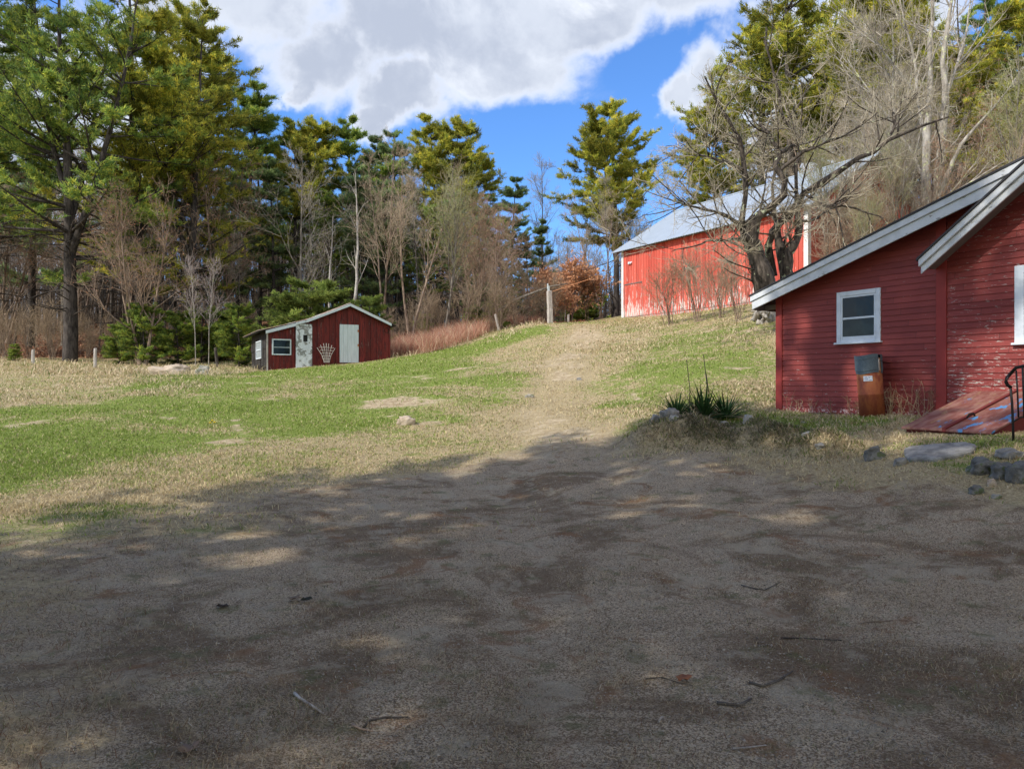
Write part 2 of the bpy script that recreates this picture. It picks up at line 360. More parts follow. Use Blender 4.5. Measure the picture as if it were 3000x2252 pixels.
def mat_rustroof():
    m, t, b, co = material("rusty_sheet_metal"); n = t.noise(t.mul(co, (1.2, 5, 1)), 2.2, 7, .7, .3)
    c = t.mix(t.step(n, .40, .52), (.62, .62, .60), (.36, .22, .15)); c = t.mix(t.math('MULTIPLY', t.step(n, .58, .64), 1), c, (.22, .085, .04))
    t.put(b.inputs['Base Color'], c); b.inputs['Roughness'].default_value = .6; b.inputs['Metallic'].default_value = .15; return m
def mat_plain(name, col, rough=.7, metal=0, var=.25, sc=6):
    m, t, b, co = material(name); c = t.mix(t.noise(co, sc, 6, .65), tuple(v * (1 - var) for v in col), tuple(min(1, v * (1 + var)) for v in col))
    t.put(b.inputs['Base Color'], c); b.inputs['Roughness'].default_value = rough; b.inputs['Metallic'].default_value = metal; return m
def mat_glass(name):
    m, t, b, co = material(name); c = t.mix(t.step(t.noise(co, 2.3, 4), .45, .7), (.006, .008, .010), (.022, .032, .030))
    t.put(b.inputs['Base Color'], c); b.inputs['Roughness'].default_value = .06; b.inputs['Specular IOR Level'].default_value = .22
    t.put(b.inputs['Normal'], t.bump(t.noise(co, 3, 2), .12, .02)); return m
def mat_cellar():
    m, t, b, co = material("cellar_door_paint"); x, y, z = t.sep(co)
    n = t.noise(t.mul(co, (6, 1.4, 1)), 2.4, 7, .7, .3); c = t.mix(t.step(t.noise(t.mul(co, (3, 1, 1)), 3, 6, .65), .4, .65), (.19, .065, .052), (.29, .15, .125))
    c = t.mix(t.math('MULTIPLY', t.step(n, .50, .66), t.step(x, 4.95, 4.45, .15, .9)), c, (.27, .17, .10))
    bn = t.noise(t.mul(co, (4.2, 1.6, 1)), 1.55, 7, .68, .4)
    c = t.mix(t.step(t.math('ADD', bn, t.step(x, 4.2, 4.9, -.05, .055)), .605, .625), c, (.075, .25, .50))
    c = t.mix(t.step(t.noise(t.mul(co, (9, 3, 1)), 3, 6, .7), .68, .70), c, (.34, .38, .42))
    t.put(b.inputs['Base Color'], c); b.inputs['Roughness'].default_value = .55; return m
def mat_tank():
    m, t, b, co = material("rusty_tank_steel"); z = t.sep(co)[2]; n = t.noise(t.mul(co, (3, 3, 1.6)), 2.2, 7, .65, .3)
    c = t.mix(t.step(n, .38, .62), (.24, .062, .035), (.36, .115, .045))
    top = t.step(z, .55, .95); c = t.mix(t.math('MULTIPLY', top, t.step(n, .42, .6)), c, (.50, .26, .11))
    c = t.mix(t.math('MULTIPLY', t.step(t.noise(co, 14, 5), .6, .72), .6), c, (.12, .035, .02))
    t.put(b.inputs['Base Color'], c); b.inputs['Roughness'].default_value = .75; return m
M = {}
M['ground'] = mat_ground(); M['foliage'] = mat_tint("pine_needles", .6, .48, .2); M['blade'] = mat_tint("grass_blades", .7, .25, .1)
M['twig'] = mat_tint("bare_twigs", .8, 0, .2); M['stone_bit'] = mat_tint("loose_grit", .9, 0, .1); M['leaf'] = mat_tint("dead_leaves", .8, .2, .15)
M['bark_pine'] = mat_bark("pine_bark", (.022, .018, .016), (.095, .080, .070))
M['bark_grey'] = mat_bark("grey_bark", (.11, .095, .08), (.31, .28, .24), (.42, .45, .33), .64)
M['bark_tan'] = mat_bark("tan_bark", (.13, .09, .065), (.37, .28, .21), (.48, .44, .34), .66)
M['bark_dark'] = mat_bark("dark_bark", (.04, .033, .028), (.15, .13, .11), (.36, .40, .27), .64)
M['bark_white'] = mat_bark("pale_lichened_bark", (.22, .195, .165), (.46, .43, .385), (.50, .52, .30), .56)
M['bark_apple'] = mat_bark("old_apple_bark", (.025, .020, .017), (.14, .115, .095), (.42, .45, .30), .60, 9)
M['bark_dead'] = mat_bark("bleached_dead_wood", (.27, .24, .21), (.55, .52, .48), None, .6, 8)
M['boulder'] = mat_rock("tan_granite", (.36, .28, .21), (.50, .42, .33)); M['boulder_pale'] = mat_rock("pale_lichened_stone", (.24, .23, .205), (.42, .40, .36), (.16, .18, .10), 5)
M['stone_dark'] = mat_rock("dark_mossy_stone", (.085, .085, .08), (.22, .22, .21), (.10, .12, .06), 4); M['stone_grey'] = mat_rock("grey_granite", (.17, .165, .155), (.32, .31, .285), None, 6)
M['siding'] = mat_siding(); M['white'] = mat_white("weathered_white_trim", (.60, .63, .66), .635, (.25, .24, .22), (2.2, 2, 5)); M['whitewin'] = mat_white("white_window_paint", (.66, .72, .78), .67, (.2, .19, .18), (6, 6, 6))
M['redtrim'] = mat_plain("red_trim_paint", (.27, .036, .032), .6); M['barn'] = mat_barn(); M['barnwhite'] = mat_white("barn_white_trim", (.74, .74, .72), .66); M['shedred'] = mat_shedred()
M['soffit'] = mat_plain("soffit_boards", (.16, .13, .12)); M['roofing'] = mat_plain("dark_asphalt_roofing", (.05, .05, .055), .9)
M['metal'] = mat_metalroof(); M['rustroof'] = mat_rustroof(); M['glass'] = mat_glass("dark_window_glass")
M['doorpale'] = mat_wood("pale_blue_grey_door", (.48, .55, .58), (.60, .67, .70), (10, 1, 1), 1.5, .66, (.30, .34, .33))
M['doorworn'] = mat_wood("flaking_white_door", (.56, .61, .65), (.70, .74, .77), (6, 6, 1.6), 2, .50, (.24, .25, .24))
M['shedtrim'] = mat_plain("bluish_white_shed_trim", (.52, .58, .62), .6, 0, .15); M['darkwood'] = mat_wood("shade_toned_boards", (.012, .010, .009), (.04, .028, .02), (6, 6, 1.5), 2, .66, (.14, .10, .07))  # lean-to side boards coloured darker to stand in for shade under the overhang
M['greywood'] = mat_wood("grey_weathered_wood", (.30, .27, .24), (.58, .54, .50), (7, 7, 1), 2); M['iron'] = mat_plain("black_iron", (.022, .021, .022), .5, .5)
M['cellar'] = mat_cellar(); M['cellarframe'] = mat_plain("dark_red_batten", (.16, .032, .03)); M['tank'] = mat_tank(); M['tankcap'] = mat_plain("grey_speckled_sheet", (.105, .14, .165), .7, 0, .75, 60)
M['paper'] = mat_plain("white_paper", (.72, .76, .84), .8, 0, .03); M['ink'] = mat_plain("blue_ink", (.07, .10, .25), .8); M['yellow'] = mat_plain("dandelion_yellow", (.75, .52, .01))
M['rope'] = mat_plain("orange_rope", (.55, .25, .12)); M['interior'] = mat_plain("dark_interior", (.015, .015, .014)); M['tarpaper'] = mat_wood("torn_tar_paper", (.015, .014, .013), (.055, .048, .045), (2, 2, 3), 3)
# ------------------------------------------------------------------ ground masks
def inpoly(x, y, poly):
    ins = np.zeros(np.shape(x), bool); n = len(poly)
    for i in range(n):
        x0, y0 = poly[i]; x1, y1 = poly[(i + 1) % n]
        if y0 == y1: continue
        c = ((y0 > y) != (y1 > y)) & (x < (x1 - x0) * (y - y0) / (y1 - y0) + x0); ins ^= c
    return ins
def softpoly(x, y, poly, soft):
    d = segdist(x, y, list(poly) + [poly[0]]); s = np.where(inpoly(x, y, poly), d, -d)
    s = s + fbm(x / (soft * 2.5), y / (soft * 2.5), 21, 4) * soft * 2.2
    return sstep(-soft, soft, s)
def W_(pts): return [at(*p) for p in pts]
P_GREEN1 = W_([(-200, 1480), (-200, 1190), (250, 1185), (560, 1130), (900, 1095), (1260, 1040), (1420, 1050), (1400, 1120), (1390, 1180), (1180, 1235), (900, 1275), (620, 1325), (300, 1395), (60, 1450)])
P_GREEN2 = W_([(350, 1150), (420, 1100), (800, 1085), (1150, 1052), (1330, 1015), (1560, 955), (1650, 950), (1600, 975), (1400, 1040), (1100, 1085), (700, 1130)])
P_GREEN3 = W_([(1880, 1110), (1900, 1050), (2060, 1030), (2285, 1010), (2285, 1090), (2140, 1110), (1960, 1140), (1800, 1175)])
P_GREEN4 = W_([(2060, 1205), (2290, 1195), (2560, 1225), (2620, 1245), (2400, 1262), (2120, 1240)])
P_GREEN5 = W_([(2450, 1300), (2700, 1285), (3100, 1280), (3100, 1420), (2900, 1400), (2550, 1330)])
P_GREEN6 = W_([(1080, 1235), (1100, 1110), (1350, 1080), (1480, 1050), (1600, 1110), (1500, 1200), (1350, 1240)])
P_GREEN7 = W_([(1740, 1200), (1800, 1080), (1900, 980), (2100, 950), (2285, 940), (2285, 1190), (2000, 1210)])
P_TRACK = W_([(1500, 1290), (1590, 1180), (1580, 1080), (1655, 985), (1700, 950), (1755, 950), (1760, 985), (1700, 1060), (1670, 1180), (1720, 1260)])
P_DIRT1 = W_([(1015, 1205), (1080, 1170), (1190, 1158), (1280, 1172), (1250, 1190), (1150, 1195)])
P_RUT = W_([(672, 1225), (690, 1208), (705, 1225), (700, 1250), (735, 1278), (705, 1275), (680, 1250)])
P_DRIVE = W_([(-300, 2300), (-300, 1590), (200, 1545), (600, 1500), (900, 1420), (1150, 1390), (1480, 1330), (1560, 1265), (1800, 1240), (1900, 1290), (2150, 1330), (2500, 1395), (2900, 1460), (3300, 1500), (3300, 2300)]) 
P_DRIVE += [(9, -8), (-9, -8)]
P_BANK = W_([(1880, 1240), (2050, 1225), (2300, 1262), (2500, 1300), (2450, 1360), (2200, 1320), (1980, 1290)])
def masks(x, y):
    g = np.zeros(np.shape(x)); 
    for p, s, a in ((P_GREEN1, 2.2, 1.), (P_GREEN2, 1.0, .95), (P_GREEN3, 1.3, .8), (P_GREEN4, .3, .8), (P_GREEN5, .5, .6), (P_GREEN6, 1.6, .72), (P_GREEN7, 1.4, .68)): g = np.maximum(g, softpoly(x, y, p, s) * a)
    g = np.maximum(g, .40 * sstep(9, 16, y)); g = np.maximum(g, .33 * sstep(-.5, -4, x) * sstep(9.5, 12, y))
    g = g - .5 * softpoly(x, y, P_TRACK, .9); g = np.clip(g, 0, 1) * (.80 + 1.25 * fbm(x / 3.4 + .3 * y, y / 1.9, 33, 5))
    g = np.where(y < 9.5, np.maximum(g * sstep(7.6, 9.5, y), .28 * sstep(-2.2, -5.5, x) + .34 * sstep(.50, .75, fbm(x / 1.3, y / 1.3, 41, 3) + .5)), g)
    lit = sstep(43.5, 48, y + .10 * x) * sstep(2, -2, x - (.115 * y)); lit = np.maximum(lit, sstep(50, 56, y))
    grit = softpoly(x, y, P_DRIVE, 1.3) * (.74 - .26 * sstep(.6, -3.5, x) * (.6 + 1.6 * fbm(x / 1.6, y / 1.6, 77, 4)))
    grit = np.maximum(grit, softpoly(x, y, P_TRACK, .9) * (.12 + .5 * sstep(.0, .18, fbm(x / 1.1, y / 1.1, 53, 3) + .08)))
    grit = np.maximum(grit, softpoly(x, y, P_DIRT1, .55) * .85); grit = np.maximum(grit, softpoly(x, y, P_RUT, .12) * .7)
    grit = np.maximum(grit, .62 * sstep(.17, .25, fbm(x / 1.5, y / 1.1, 131, 4)) * sstep(13, 15, y) * sstep(36, 30, y))
    return np.clip(g, 0, 1), np.clip(lit, 0, 1), np.clip(grit, 0, 1)
def axis(lo, hi, n, c, w):
    """n positions from lo to hi, spaced finely within w of c"""
    t = np.linspace(np.arcsinh((lo - c) / w), np.arcsinh((hi - c) / w), n); return c + w * np.sinh(t)
gx = axis(-900, 900, 520, 0, 14); gy = axis(-300, 1400, 560, 7, 7)
GX, GY = np.meshgrid(gx, gy); GZ = H(GX, GY)
mg, ml, md = masks(GX.ravel(), GY.ravel())
nx, ny = len(gx), len(gy); idx = np.arange(nx * ny).reshape(ny, nx)
q = np.stack([idx[:-1, :-1], idx[:-1, 1:], idx[1:, 1:], idx[1:, :-1]], -1).reshape(-1, 4)
tag(mesh_np("ground", np.stack([GX.ravel(), GY.ravel(), GZ.ravel()], 1), [q], M['ground'], None, np.stack([mg, ml, md], 1), True), kind='structure')
# ------------------------------------------------------------------ buildings: each in its own frame, x along the wall seen, -y towards the viewer
class Frame:
    def __init__(s, C, ang, base):
        s.C = C; s.u = (math.cos(ang), math.sin(ang)); s.b = (-s.u[1], s.u[0]); s.z = base; s.ang = ang
    def hit(s, px, py, out=0.):
        """where the wall plane (moved `out` forward) is seen at a pixel: (x along wall, height)"""
        cx = s.C[0] - s.b[0] * out; cy = s.C[1] - s.b[1] * out; r = (px - 1500) / F
        w = (r * cy - cx) / (s.u[0] - r * s.u[1]); Y = cy + s.u[1] * w
        return w, EYE + (1126 - py) / F * Y - s.z
    def world(s, x, y, z): return (s.C[0] + s.u[0] * x + s.b[0] * y, s.C[1] + s.u[1] * x + s.b[1] * y, s.z + z)
# ---- the house on the right
HF = Frame((5.655, 15.6), math.atan2(-.861, .508), pz(15.6, 1203))
house = empty("red_house", (HF.C[0], HF.C[1], HF.z), HF.ang, "red clapboard house with white rake boards and a low lean-to, at the right edge", "house")
A = HF.hit(2199, 869, .36); B = HF.hit(3000, 466, .36); A2 = HF.hit(2204, 905, .36); Bl = HF.hit(2917, 566, .36)
sl = (B[1] - A[1]) / (B[0] - A[0]); D1 = A[1] - A2[1]; D2 = A[1] + sl * (Bl[0] - A[0]) - Bl[1]; DD = (D1 + D2) / 2
T0 = HF.hit(2701, 762, .36); T1 = HF.hit(3000, 490, .36); T0b = HF.hit(2701, 807, .36)
sm = (T1[1] - T0[1]) / (T1[0] - T0[0]); DM = .26
XR = 8.6; ZR = T0[1] + sm * (XR - T0[0])
XC = (T0[1] - A[1] + A[0] * sl - T0[0] * sm) / (sl - sm)      # where the two roof lines meet
cb0 = HF.hit(2745, 1000)[0]; cb1 = HF.hit(2775, 1000)[0]
print('house', A, B, 'slope', sl, DD, T0, T1, sm, 'cross', XC, 'cb', cb0, cb1, 'ridge', XR, ZR)
def roofz(x): return (A[1] + sl * (x - A[0]) if x < XC else T0[1] + sm * (x - T0[0])) - .12
def clap():
    m = MB(); EX = .107; z = .0; k = 0; XE = 14.
    while z < 6.2:
        z1 = z + EX
        def xs(zz):   # left limit of the board at this height
            zz += .12
            x = (zz - A[1]) / sl + A[0]
            if x > XC: x = (zz - T0[1]) / sm + T0[0]
            return max(0, x)
        a, b_ = xs(z), xs(z1)
        if a > XR: break
        r = min(XE, 2 * XR - a); r1 = min(XE, 2 * XR - b_)
        if b_ < r1:
            x = a; 
            m.add([(a, -.020, z), (r, -.020, z), (r1, -.005, z1), (b_, -.005, z1), (a, .0, z), (r, .0, z)], [(0, 1, 2, 3), (4, 5, 1, 0)])
        z = z1; k += 1
    # the solid wall behind the boards
    zt = roofz(XR); m.prism([(0.004, -.5), (XE, -.5), (XE, roofz(2 * XR - XE)), (XR, zt), (XC, roofz(XC)), (0.004, roofz(0))], .001, .16)
    m.box((0.0, .165, -.5), (.16, 8.6, roofz(.05) - .02)); m.box((XE, .0, -.5), (XE + .16, 8.6, 2.6)); m.box((.0, 8.62, -.5), (XE, 8.75, roofz(0) - .02))
    return m
clap().build("wall", M['siding'], house)
MB().box((-.015, -.035, -.05), (.125, -.0, roofz(.05))).box((-.032, -.035, -.05), (-.016, .14, roofz(0))).build("corner_board", M['redtrim'], house)
MB().box((cb0, -.034, -.05), (cb1, -.0, roofz(cb0) - .02)).build("corner_board", M['redtrim'], house)
def rake(x0, x1, top, slope, xa, za, th, o0, o1, drop=0):
    f = lambda x: za + slope * (x - xa) - drop
    return MB().prism([(x0, f(x0) - th), (x1, f(x1) - th), (x1, f(x1)), (x0, f(x0))], -o0, -o1)
# lean-to rake: crown strip above, wide board below, shingle edge on top
rake(A[0], XC + .9, 0, sl, A[0], A[1], DD * .40, .385, .20, 0.0).build("crown_board", M['white'], house, bevel=.006)
rake(A[0] + .03, XC + .9, 0, sl, A[0], A[1], DD * .60, .355, .325, DD * .41).build("rake_board", M['white'], house, bevel=.006)
rm = rake(A[0] - .02, XC + 3.4, 0, sl, A[0], A[1], .035, .40, -9.0, -.037)
rm.build("roof", M['roofing'], house)
MB().prism([(A[0] + .05, A[1] - DD * .55 + sl * .05), (XC + .6, A[1] - DD * .55 + sl * (XC + .6 - A[0])), (XC + .6, A[1] - DD * .42 + sl * (XC + .6 - A[0])), (A[0] + .05, A[1] - DD * .42 + sl * .05)], -.32, -.02).build("soffit", M['soffit'], house)
MB().box((A[0] + .06, .0, A[1] - DD * .98), (-.04, .02, A[1] - DD * .62)).box((A[0] + .02, -.32, A[1] - DD), (A[0] + .045, 8.5, A[1] - .02)).build("eave_board", M['soffit'], house)
# main gable rake
for xa, sgn in ((T0[0], 1),):
    rake(T0[0], XR, 0, sm, T0[0], T0[1], .125, .47, .22).build("crown_board", M['white'], house, bevel=.006)
    rake(T0[0] + .02, XR, 0, sm, T0[0], T0[1], DM - .125, .43, .40, .127).build("rake_board", M['white'], house, bevel=.006)
    rake(T0[0] - .03, XR + .01, 0, sm, T0[0], T0[1], .04, .49, -.0, -.042).build("roof", M['roofing'], house)
    rake(T0[0] + .04, XR, 0, sm, T0[0], T0[1], .03, .395, .03, .14).build("soffit", M['soffit'], house)
g = lambda x: ZR - sm * (x - XR)
MB().prism([(XC, roofz(XC) + .12), (XR, ZR), (XR, ZR + .05), (XC, roofz(XC) + .17)], .0, 9).prism([(XR, ZR - .001), (XR * 2 - T0[0], g(XR * 2 - T0[0])), (XR * 2 - T0[0], g(XR * 2 - T0[0]) + .05), (XR, ZR + .05)], -.45, 9).build("roof", M['roofing'], house)
MB().box((.0, .02, -.8), (14, .15, -.005)).build("foundation", M['stone_grey'], house)
def window(x0, x1, z0, z1, fr, rails, parent, mw, mg, depth=.05, sill=True, cas=.09, post=False, out=.035):
    w = MB()
    w.box((x0, -out, z0), (x0 + cas, .0, z1)).box((x1 - cas, -out, z0), (x1, 0, z1)).box((x0 + cas, -out - .004, z1 - cas * .95), (x1 - cas, 0, z1)).box((x0 + cas, -out - .002, z0), (x1 - cas, 0, z0 + cas * .8))
    f = w.build("window", mw, parent, bevel=.004)
    i0, i1, j0, j1 = x0 + cas, x1 - cas, z0 + cas * .8, z1 - cas * .95
    s = MB(); st = fr; o0, o1 = out - .004, .0195
    s.box((i0 + .001, -o0, j0 + .001), (i0 + st, -o1, j1 - .001)).box((i1 - st, -o0, j0 + .001), (i1 - .001, -o1, j1 - .001)).box((i0 + st, -o0 + .002, j0 + .001), (i1 - st, -o1, j0 + st)).box((i0 + st, -o0 + .002, j1 - st), (i1 - st, -o1, j1 - .001))
    for r in rails: zz = j0 + (j1 - j0) * r; s.box((i0 + st, -o0 + .001, zz - st * .5), (i1 - st, -o1, zz + st * .5))
    s.build("frame", mw, f, bevel=.003)
    MB().box((i0 + .004, -out * .76, j0 + .004), (i1 - .004, -out * .72, j1 - .004)).build("pane", mg, f)
    if sill: MB().box((x0 - .03, -out - .05, z0 - .035), (x1 + .03, 0, z0 - .001)).build("sill", mw, f, bevel=.004)
    return f
a = HF.hit(2451, 900, .03)[0]; b_ = HF.hit(2579, 900, .03)[0]; zt = HF.hit(2515, 850, .03)[1]; zb = HF.hit(2515, 1001, .03)[1]
window(a, b_, zb, zt, .038, [.47], house, M['whitewin'], M['glass'])
a = HF.hit(2972, 900, .03)[0]; zt = HF.hit(2976, 779, .03)[1]; zb = HF.hit(2978, 1004, .03)[1]
window(a, a + .95, zb, zt, .05, [.5], house, M['whitewin'], M['glass'], cas=.13)
# plant pot standing on the window board behind the glass is not resolvable; the pane shows it as a dim shape
# ---- cellar bulkhead against the house wall
X0 = HF.hit(2858, 1147)[0]; X1 = HF.hit(2961, 1146)[0]; X1 = X0 + .62; X2 = X0 + 1.27
ztop = HF.hit(2858, 1149)[1]; LEN = 2.05; zlow = pz(11.0, 1262) - HF.z + .02
bulk = empty("cellar_hatch", HF.world(X0, 0, 0)[:2] + (HF.z,), HF.ang, "sloping red cellar bulkhead with peeling blue paint against the house wall", "cellar door")
def slope_board(x0, x1, lift0, lift1, e0=0., e1=0.):
    m = MB(); k = (ztop - zlow) / LEN; y0 = -.03; y1 = -LEN + e1
    P = lambda x, y, l: (x - X0, y, ztop + k * y + l)
    return m.add([P(x0, y0, lift0), P(x1, y0, lift0), P(x1, y1, lift0), P(x0, y1, lift0), P(x0, y0, lift1), P(x1, y0, lift1), P(x1, y1, lift1), P(x0, y1, lift1)],
                 [(0, 1, 2, 3), (4, 7, 6, 5), (0, 4, 5, 1), (1, 5, 6, 2), (2, 6, 7, 3), (3, 7, 4, 0)])
# materials of the doors are read in the house frame: keep the local x of the wall
def shift(o): 
    o.data.transform(Matrix.Translation((X0, 0, 0))); o.location = (-X0, 0, 0); return o
d1 = shift(slope_board(X0 - .02, X1 - .02, 0, .03).build("door", M['cellar'], bulk, bevel=.004)); d1['label'] = "brown weathered left hatch door"
d2 = shift(slope_board(X1 + .035, X2, .0, .03, e1=-.02).build("door", M['cellar'], bulk, bevel=.004)); d2['label'] = "right hatch door with blue paint patches"
slope_board(X1 - .018, X1 + .033, .0, .055, e1=-.02).build("batten", M['cellarframe'], bulk)
k = (ztop - zlow) / LEN
MB().add([(0, 0, -.4), (0, 0, ztop - .01), (0, -LEN + .1, zlow - .0), (0, -LEN + .1, -.4), (X2 - X0 - .03, 0, -.4), (X2 - X0 - .03, 0, ztop - .01), (X2 - X0 - .03, -LEN + .1, zlow), (X2 - X0 - .03, -LEN + .1, -.4)],
         [(0, 1, 2, 3), (4, 7, 6, 5), (0, 4, 5, 1), (1, 5, 6, 2), (2, 6, 7, 3), (3, 7, 4, 0)]).build("side_wall", M['cellarframe'], bulk)
yy = -1.42
MB().tube([(X1 - X0 + .07, yy + .05, ztop + k * yy + .05), (X1 - X0 + .08, yy, ztop + k * yy + .085), (X1 - X0 + .08, yy - .12, ztop + k * yy + .07), (X1 - X0 + .07, yy - .16, ztop + k * yy + .02)], .014).build("handle", M['iron'], bulk, True)
# ---- iron railing, only its end is in view
def railing():
    Yr = 9.5; r = lambda px, py, Y=Yr: ((px - 1500) / F * Y, Y, pz(Y, py))
    o = empty("iron_railing", r(2965, 1275), 0, "black wrought iron stair railing with a curled handrail end beside the hatch", "railing")
    O = Vector(r(2965, 1275)); L = lambda p: tuple(Vector(p) - O)
    MB().tube([L(r(2969, 1310)), L(r(2968, 1250)), L(r(2965, 1180)), L(r(2960, 1130))], .016).build("post", M['iron'], o, True)
    MB().tube([L(r(2984, 1222, 9.3)), L(r(2981, 1150, 9.3)), L(r(2977, 1085, 9.35))], .011).build("baluster", M['iron'], o, True)
    MB().tube([L(r(3001, 1222, 9.1)), L(r(2999, 1150, 9.1)), L(r(2996, 1076, 9.15))], .014).build("baluster", M['iron'], o, True)
    MB().tube([L(r(2962, 1135)), L(r(2952, 1128)), L(r(2947, 1118)), L(r(2949, 1108)), L(r(2958, 1097)), L(r(2968, 1086, 9.42)), L(r(2977, 1077, 9.35)), L(r(3000, 1072, 9.15)), L(r(3110, 1062, 8.6))], .021, 8).build("handrail", M['iron'], o, True)
    MB().tube([L(r(2966, 1238, 9.45)), L(r(2990, 1222, 9.2)), L(r(3110, 1222, 8.6))], .010).build("lower_bar", M['iron'], o, True)
railing()
# ---- rusty tank
def tank():
    w, z0 = HF.hit(2556, 1214, .3); x, y, z = HF.world(w, -.30, z0 - .03)
    o = empty("rusty_tank", (x, y, z), 0, "rusty upright steel tank with a grey sheet wrapped round its top, against the red wall", "tank")
    o.rotation_euler = (R(-1.5), R(-3.5), 0)
    Yt = y; wpx = 71 / F * Yt; r = wpx / 2; h = (1212 - 1033) / F * Yt
    def lathe(prof, k=36):
        m = MB(); n = len(prof)
        for (rr, zz) in prof:
            for j in range(k): a = 2 * math.pi * j / k; m.v.append((rr * math.cos(a), rr * math.sin(a), zz))
        for i in range(n - 1):
            for j in range(k): m.f.append((i * k + j, i * k + (j + 1) % k, (i + 1) * k + (j + 1) % k, (i + 1) * k + j))
        m.f.append(tuple(range(k))); m.f.append(tuple((n - 1) * k + k - 1 - j for j in range(k))); return m
    lathe([(r * .97, 0), (r * .97, h * .35), (r * .985, h * .355), (r * .985, h * .36), (r * .97, h * .365), (r * .97, h * .93), (r * .8, h * .96)]).build("body", M['tank'], o, True, .0)
    zc = h * .70; m = MB(); k = 40; gap0, gap1 = -1.25, -.98      # sheet open in a ragged slit at the front
    rows = [(r * 1.0, zc), (r * 1.01, zc + .04), (r * 1.045, zc + .05), (r * 1.04, h * .93), (r * 1.06, h * .94), (r * 1.05, h * 1.0)]
    ang = np.linspace(gap1, gap0 + 2 * math.pi, k)
    for rr, zz in rows:
        for a_ in ang: m.v.append((rr * math.cos(a_), rr * math.sin(a_), zz + .012 * math.sin(a_ * 3)))
    for i in range(len(rows) - 1):
        for j in range(k - 1): m.f.append((i * k + j, i * k + j + 1, (i + 1) * k + j + 1, (i + 1) * k + j))
    m.add([(r * 1.04 * math.cos(a_), r * 1.04 * math.sin(a_), h * .995) for a_ in np.linspace(0, 6.283, 24, endpoint=False)], [tuple(range(24))])
    m.box((-.01, -.01, h * .9), (.01, .01, h * .99))
    cp = m.build("metal_cap", M['tankcap'], o, False, recalc=False)
    s = cp.modifiers.new('s', 'SOLIDIFY'); s.thickness = .004
    # printed tag: curved to the tank, facing the yard
    a0, a1 = math.radians(-143), math.radians(-104); t0, t1 = h * .575, h * .66
    m = MB(); n = 8; rr = r * 1.0
    for i in range(n + 1):
        a_ = a0 + (a1 - a0) * i / n; m.v += [(rr * math.cos(a_), rr * math.sin(a_), t0), (rr * math.cos(a_), rr * math.sin(a_), t1)]
    for i in range(n): m.f.append((2 * i, 2 * i + 2, 2 * i + 3, 2 * i + 1))
    tg = m.build("paper_label", M['paper'], o, recalc=False)
    s = tg.modifiers.new('s', 'SOLIDIFY'); s.thickness = .002; s.offset = 1
    m = MB(); rr = r * 1.0 + .004; rng = random.Random(4)
    for zz, spans in ((.82, [(.22, .46), (.56, .76)]), (.62, [(.16, .50), (.56, .74)]), (.42, [(.24, .52)]), (.20, [(.14, .30), (.34, .50), (.56, .88)])):
        for s0, s1 in spans:
            p = s0
            while p < s1:
                q = p + rng.uniform(.018, .032)
                for side in ((zz - .055, zz + .055),):
                    aa, bb = a0 + (a1 - a0) * p, a0 + (a1 - a0) * q
                    z0_, z1_ = t0 + (t1 - t0) * (zz - rng.choice((.03, .055))), t0 + (t1 - t0) * (zz + rng.choice((.035, .06)))
                    m.add([(rr * math.cos(aa), rr * math.sin(aa), z0_), (rr * math.cos(bb), rr * math.sin(bb), z0_), (rr * math.cos(bb), rr * math.sin(bb), z1_), (rr * math.cos(aa), rr * math.sin(aa), z1_)], [(0, 1, 2, 3)])
                p = q + .014
    m.build("print", M['ink'], tg, recalc=False)
    MB().tube([(r * .2, -r * .99, h * .90), (r * .75, -r * .75, h * .885), (r * 1.15, -r * .3, h * .87), (r * 1.9, .0, h * .84), (r * 2.4, .02, h * .74), (r * 2.5, .02, h * .6), (r * 2.2, .0, h * .54)], .006, 5).build("cable", M['iron'], o, True)
    MB().box((r * .30, -r * 1.02, h * .74), (r * .40, -r * .96, h * .93)).build("valve_strip", M['greywood'], o)
tank()
# ---- the big barn
BF = Frame((7.06, 47), math.atan2(-.861, .508), pz(47, 931))
barn = empty("red_barn", (BF.C[0], BF.C[1], BF.z), BF.ang, "large red vertical-board barn with a pale corrugated metal roof, on the rise", "barn")
BL = 13.9; BW = 9.8
e0 = BF.hit(1790, 742, .45); pk = ((1973 - 1500) / F)
eh = BF.hit(1822, 757)[1]
e1 = BF.hit(2151, 654, .45)
ZE = (e0[1] + e1[1]) / 2; 
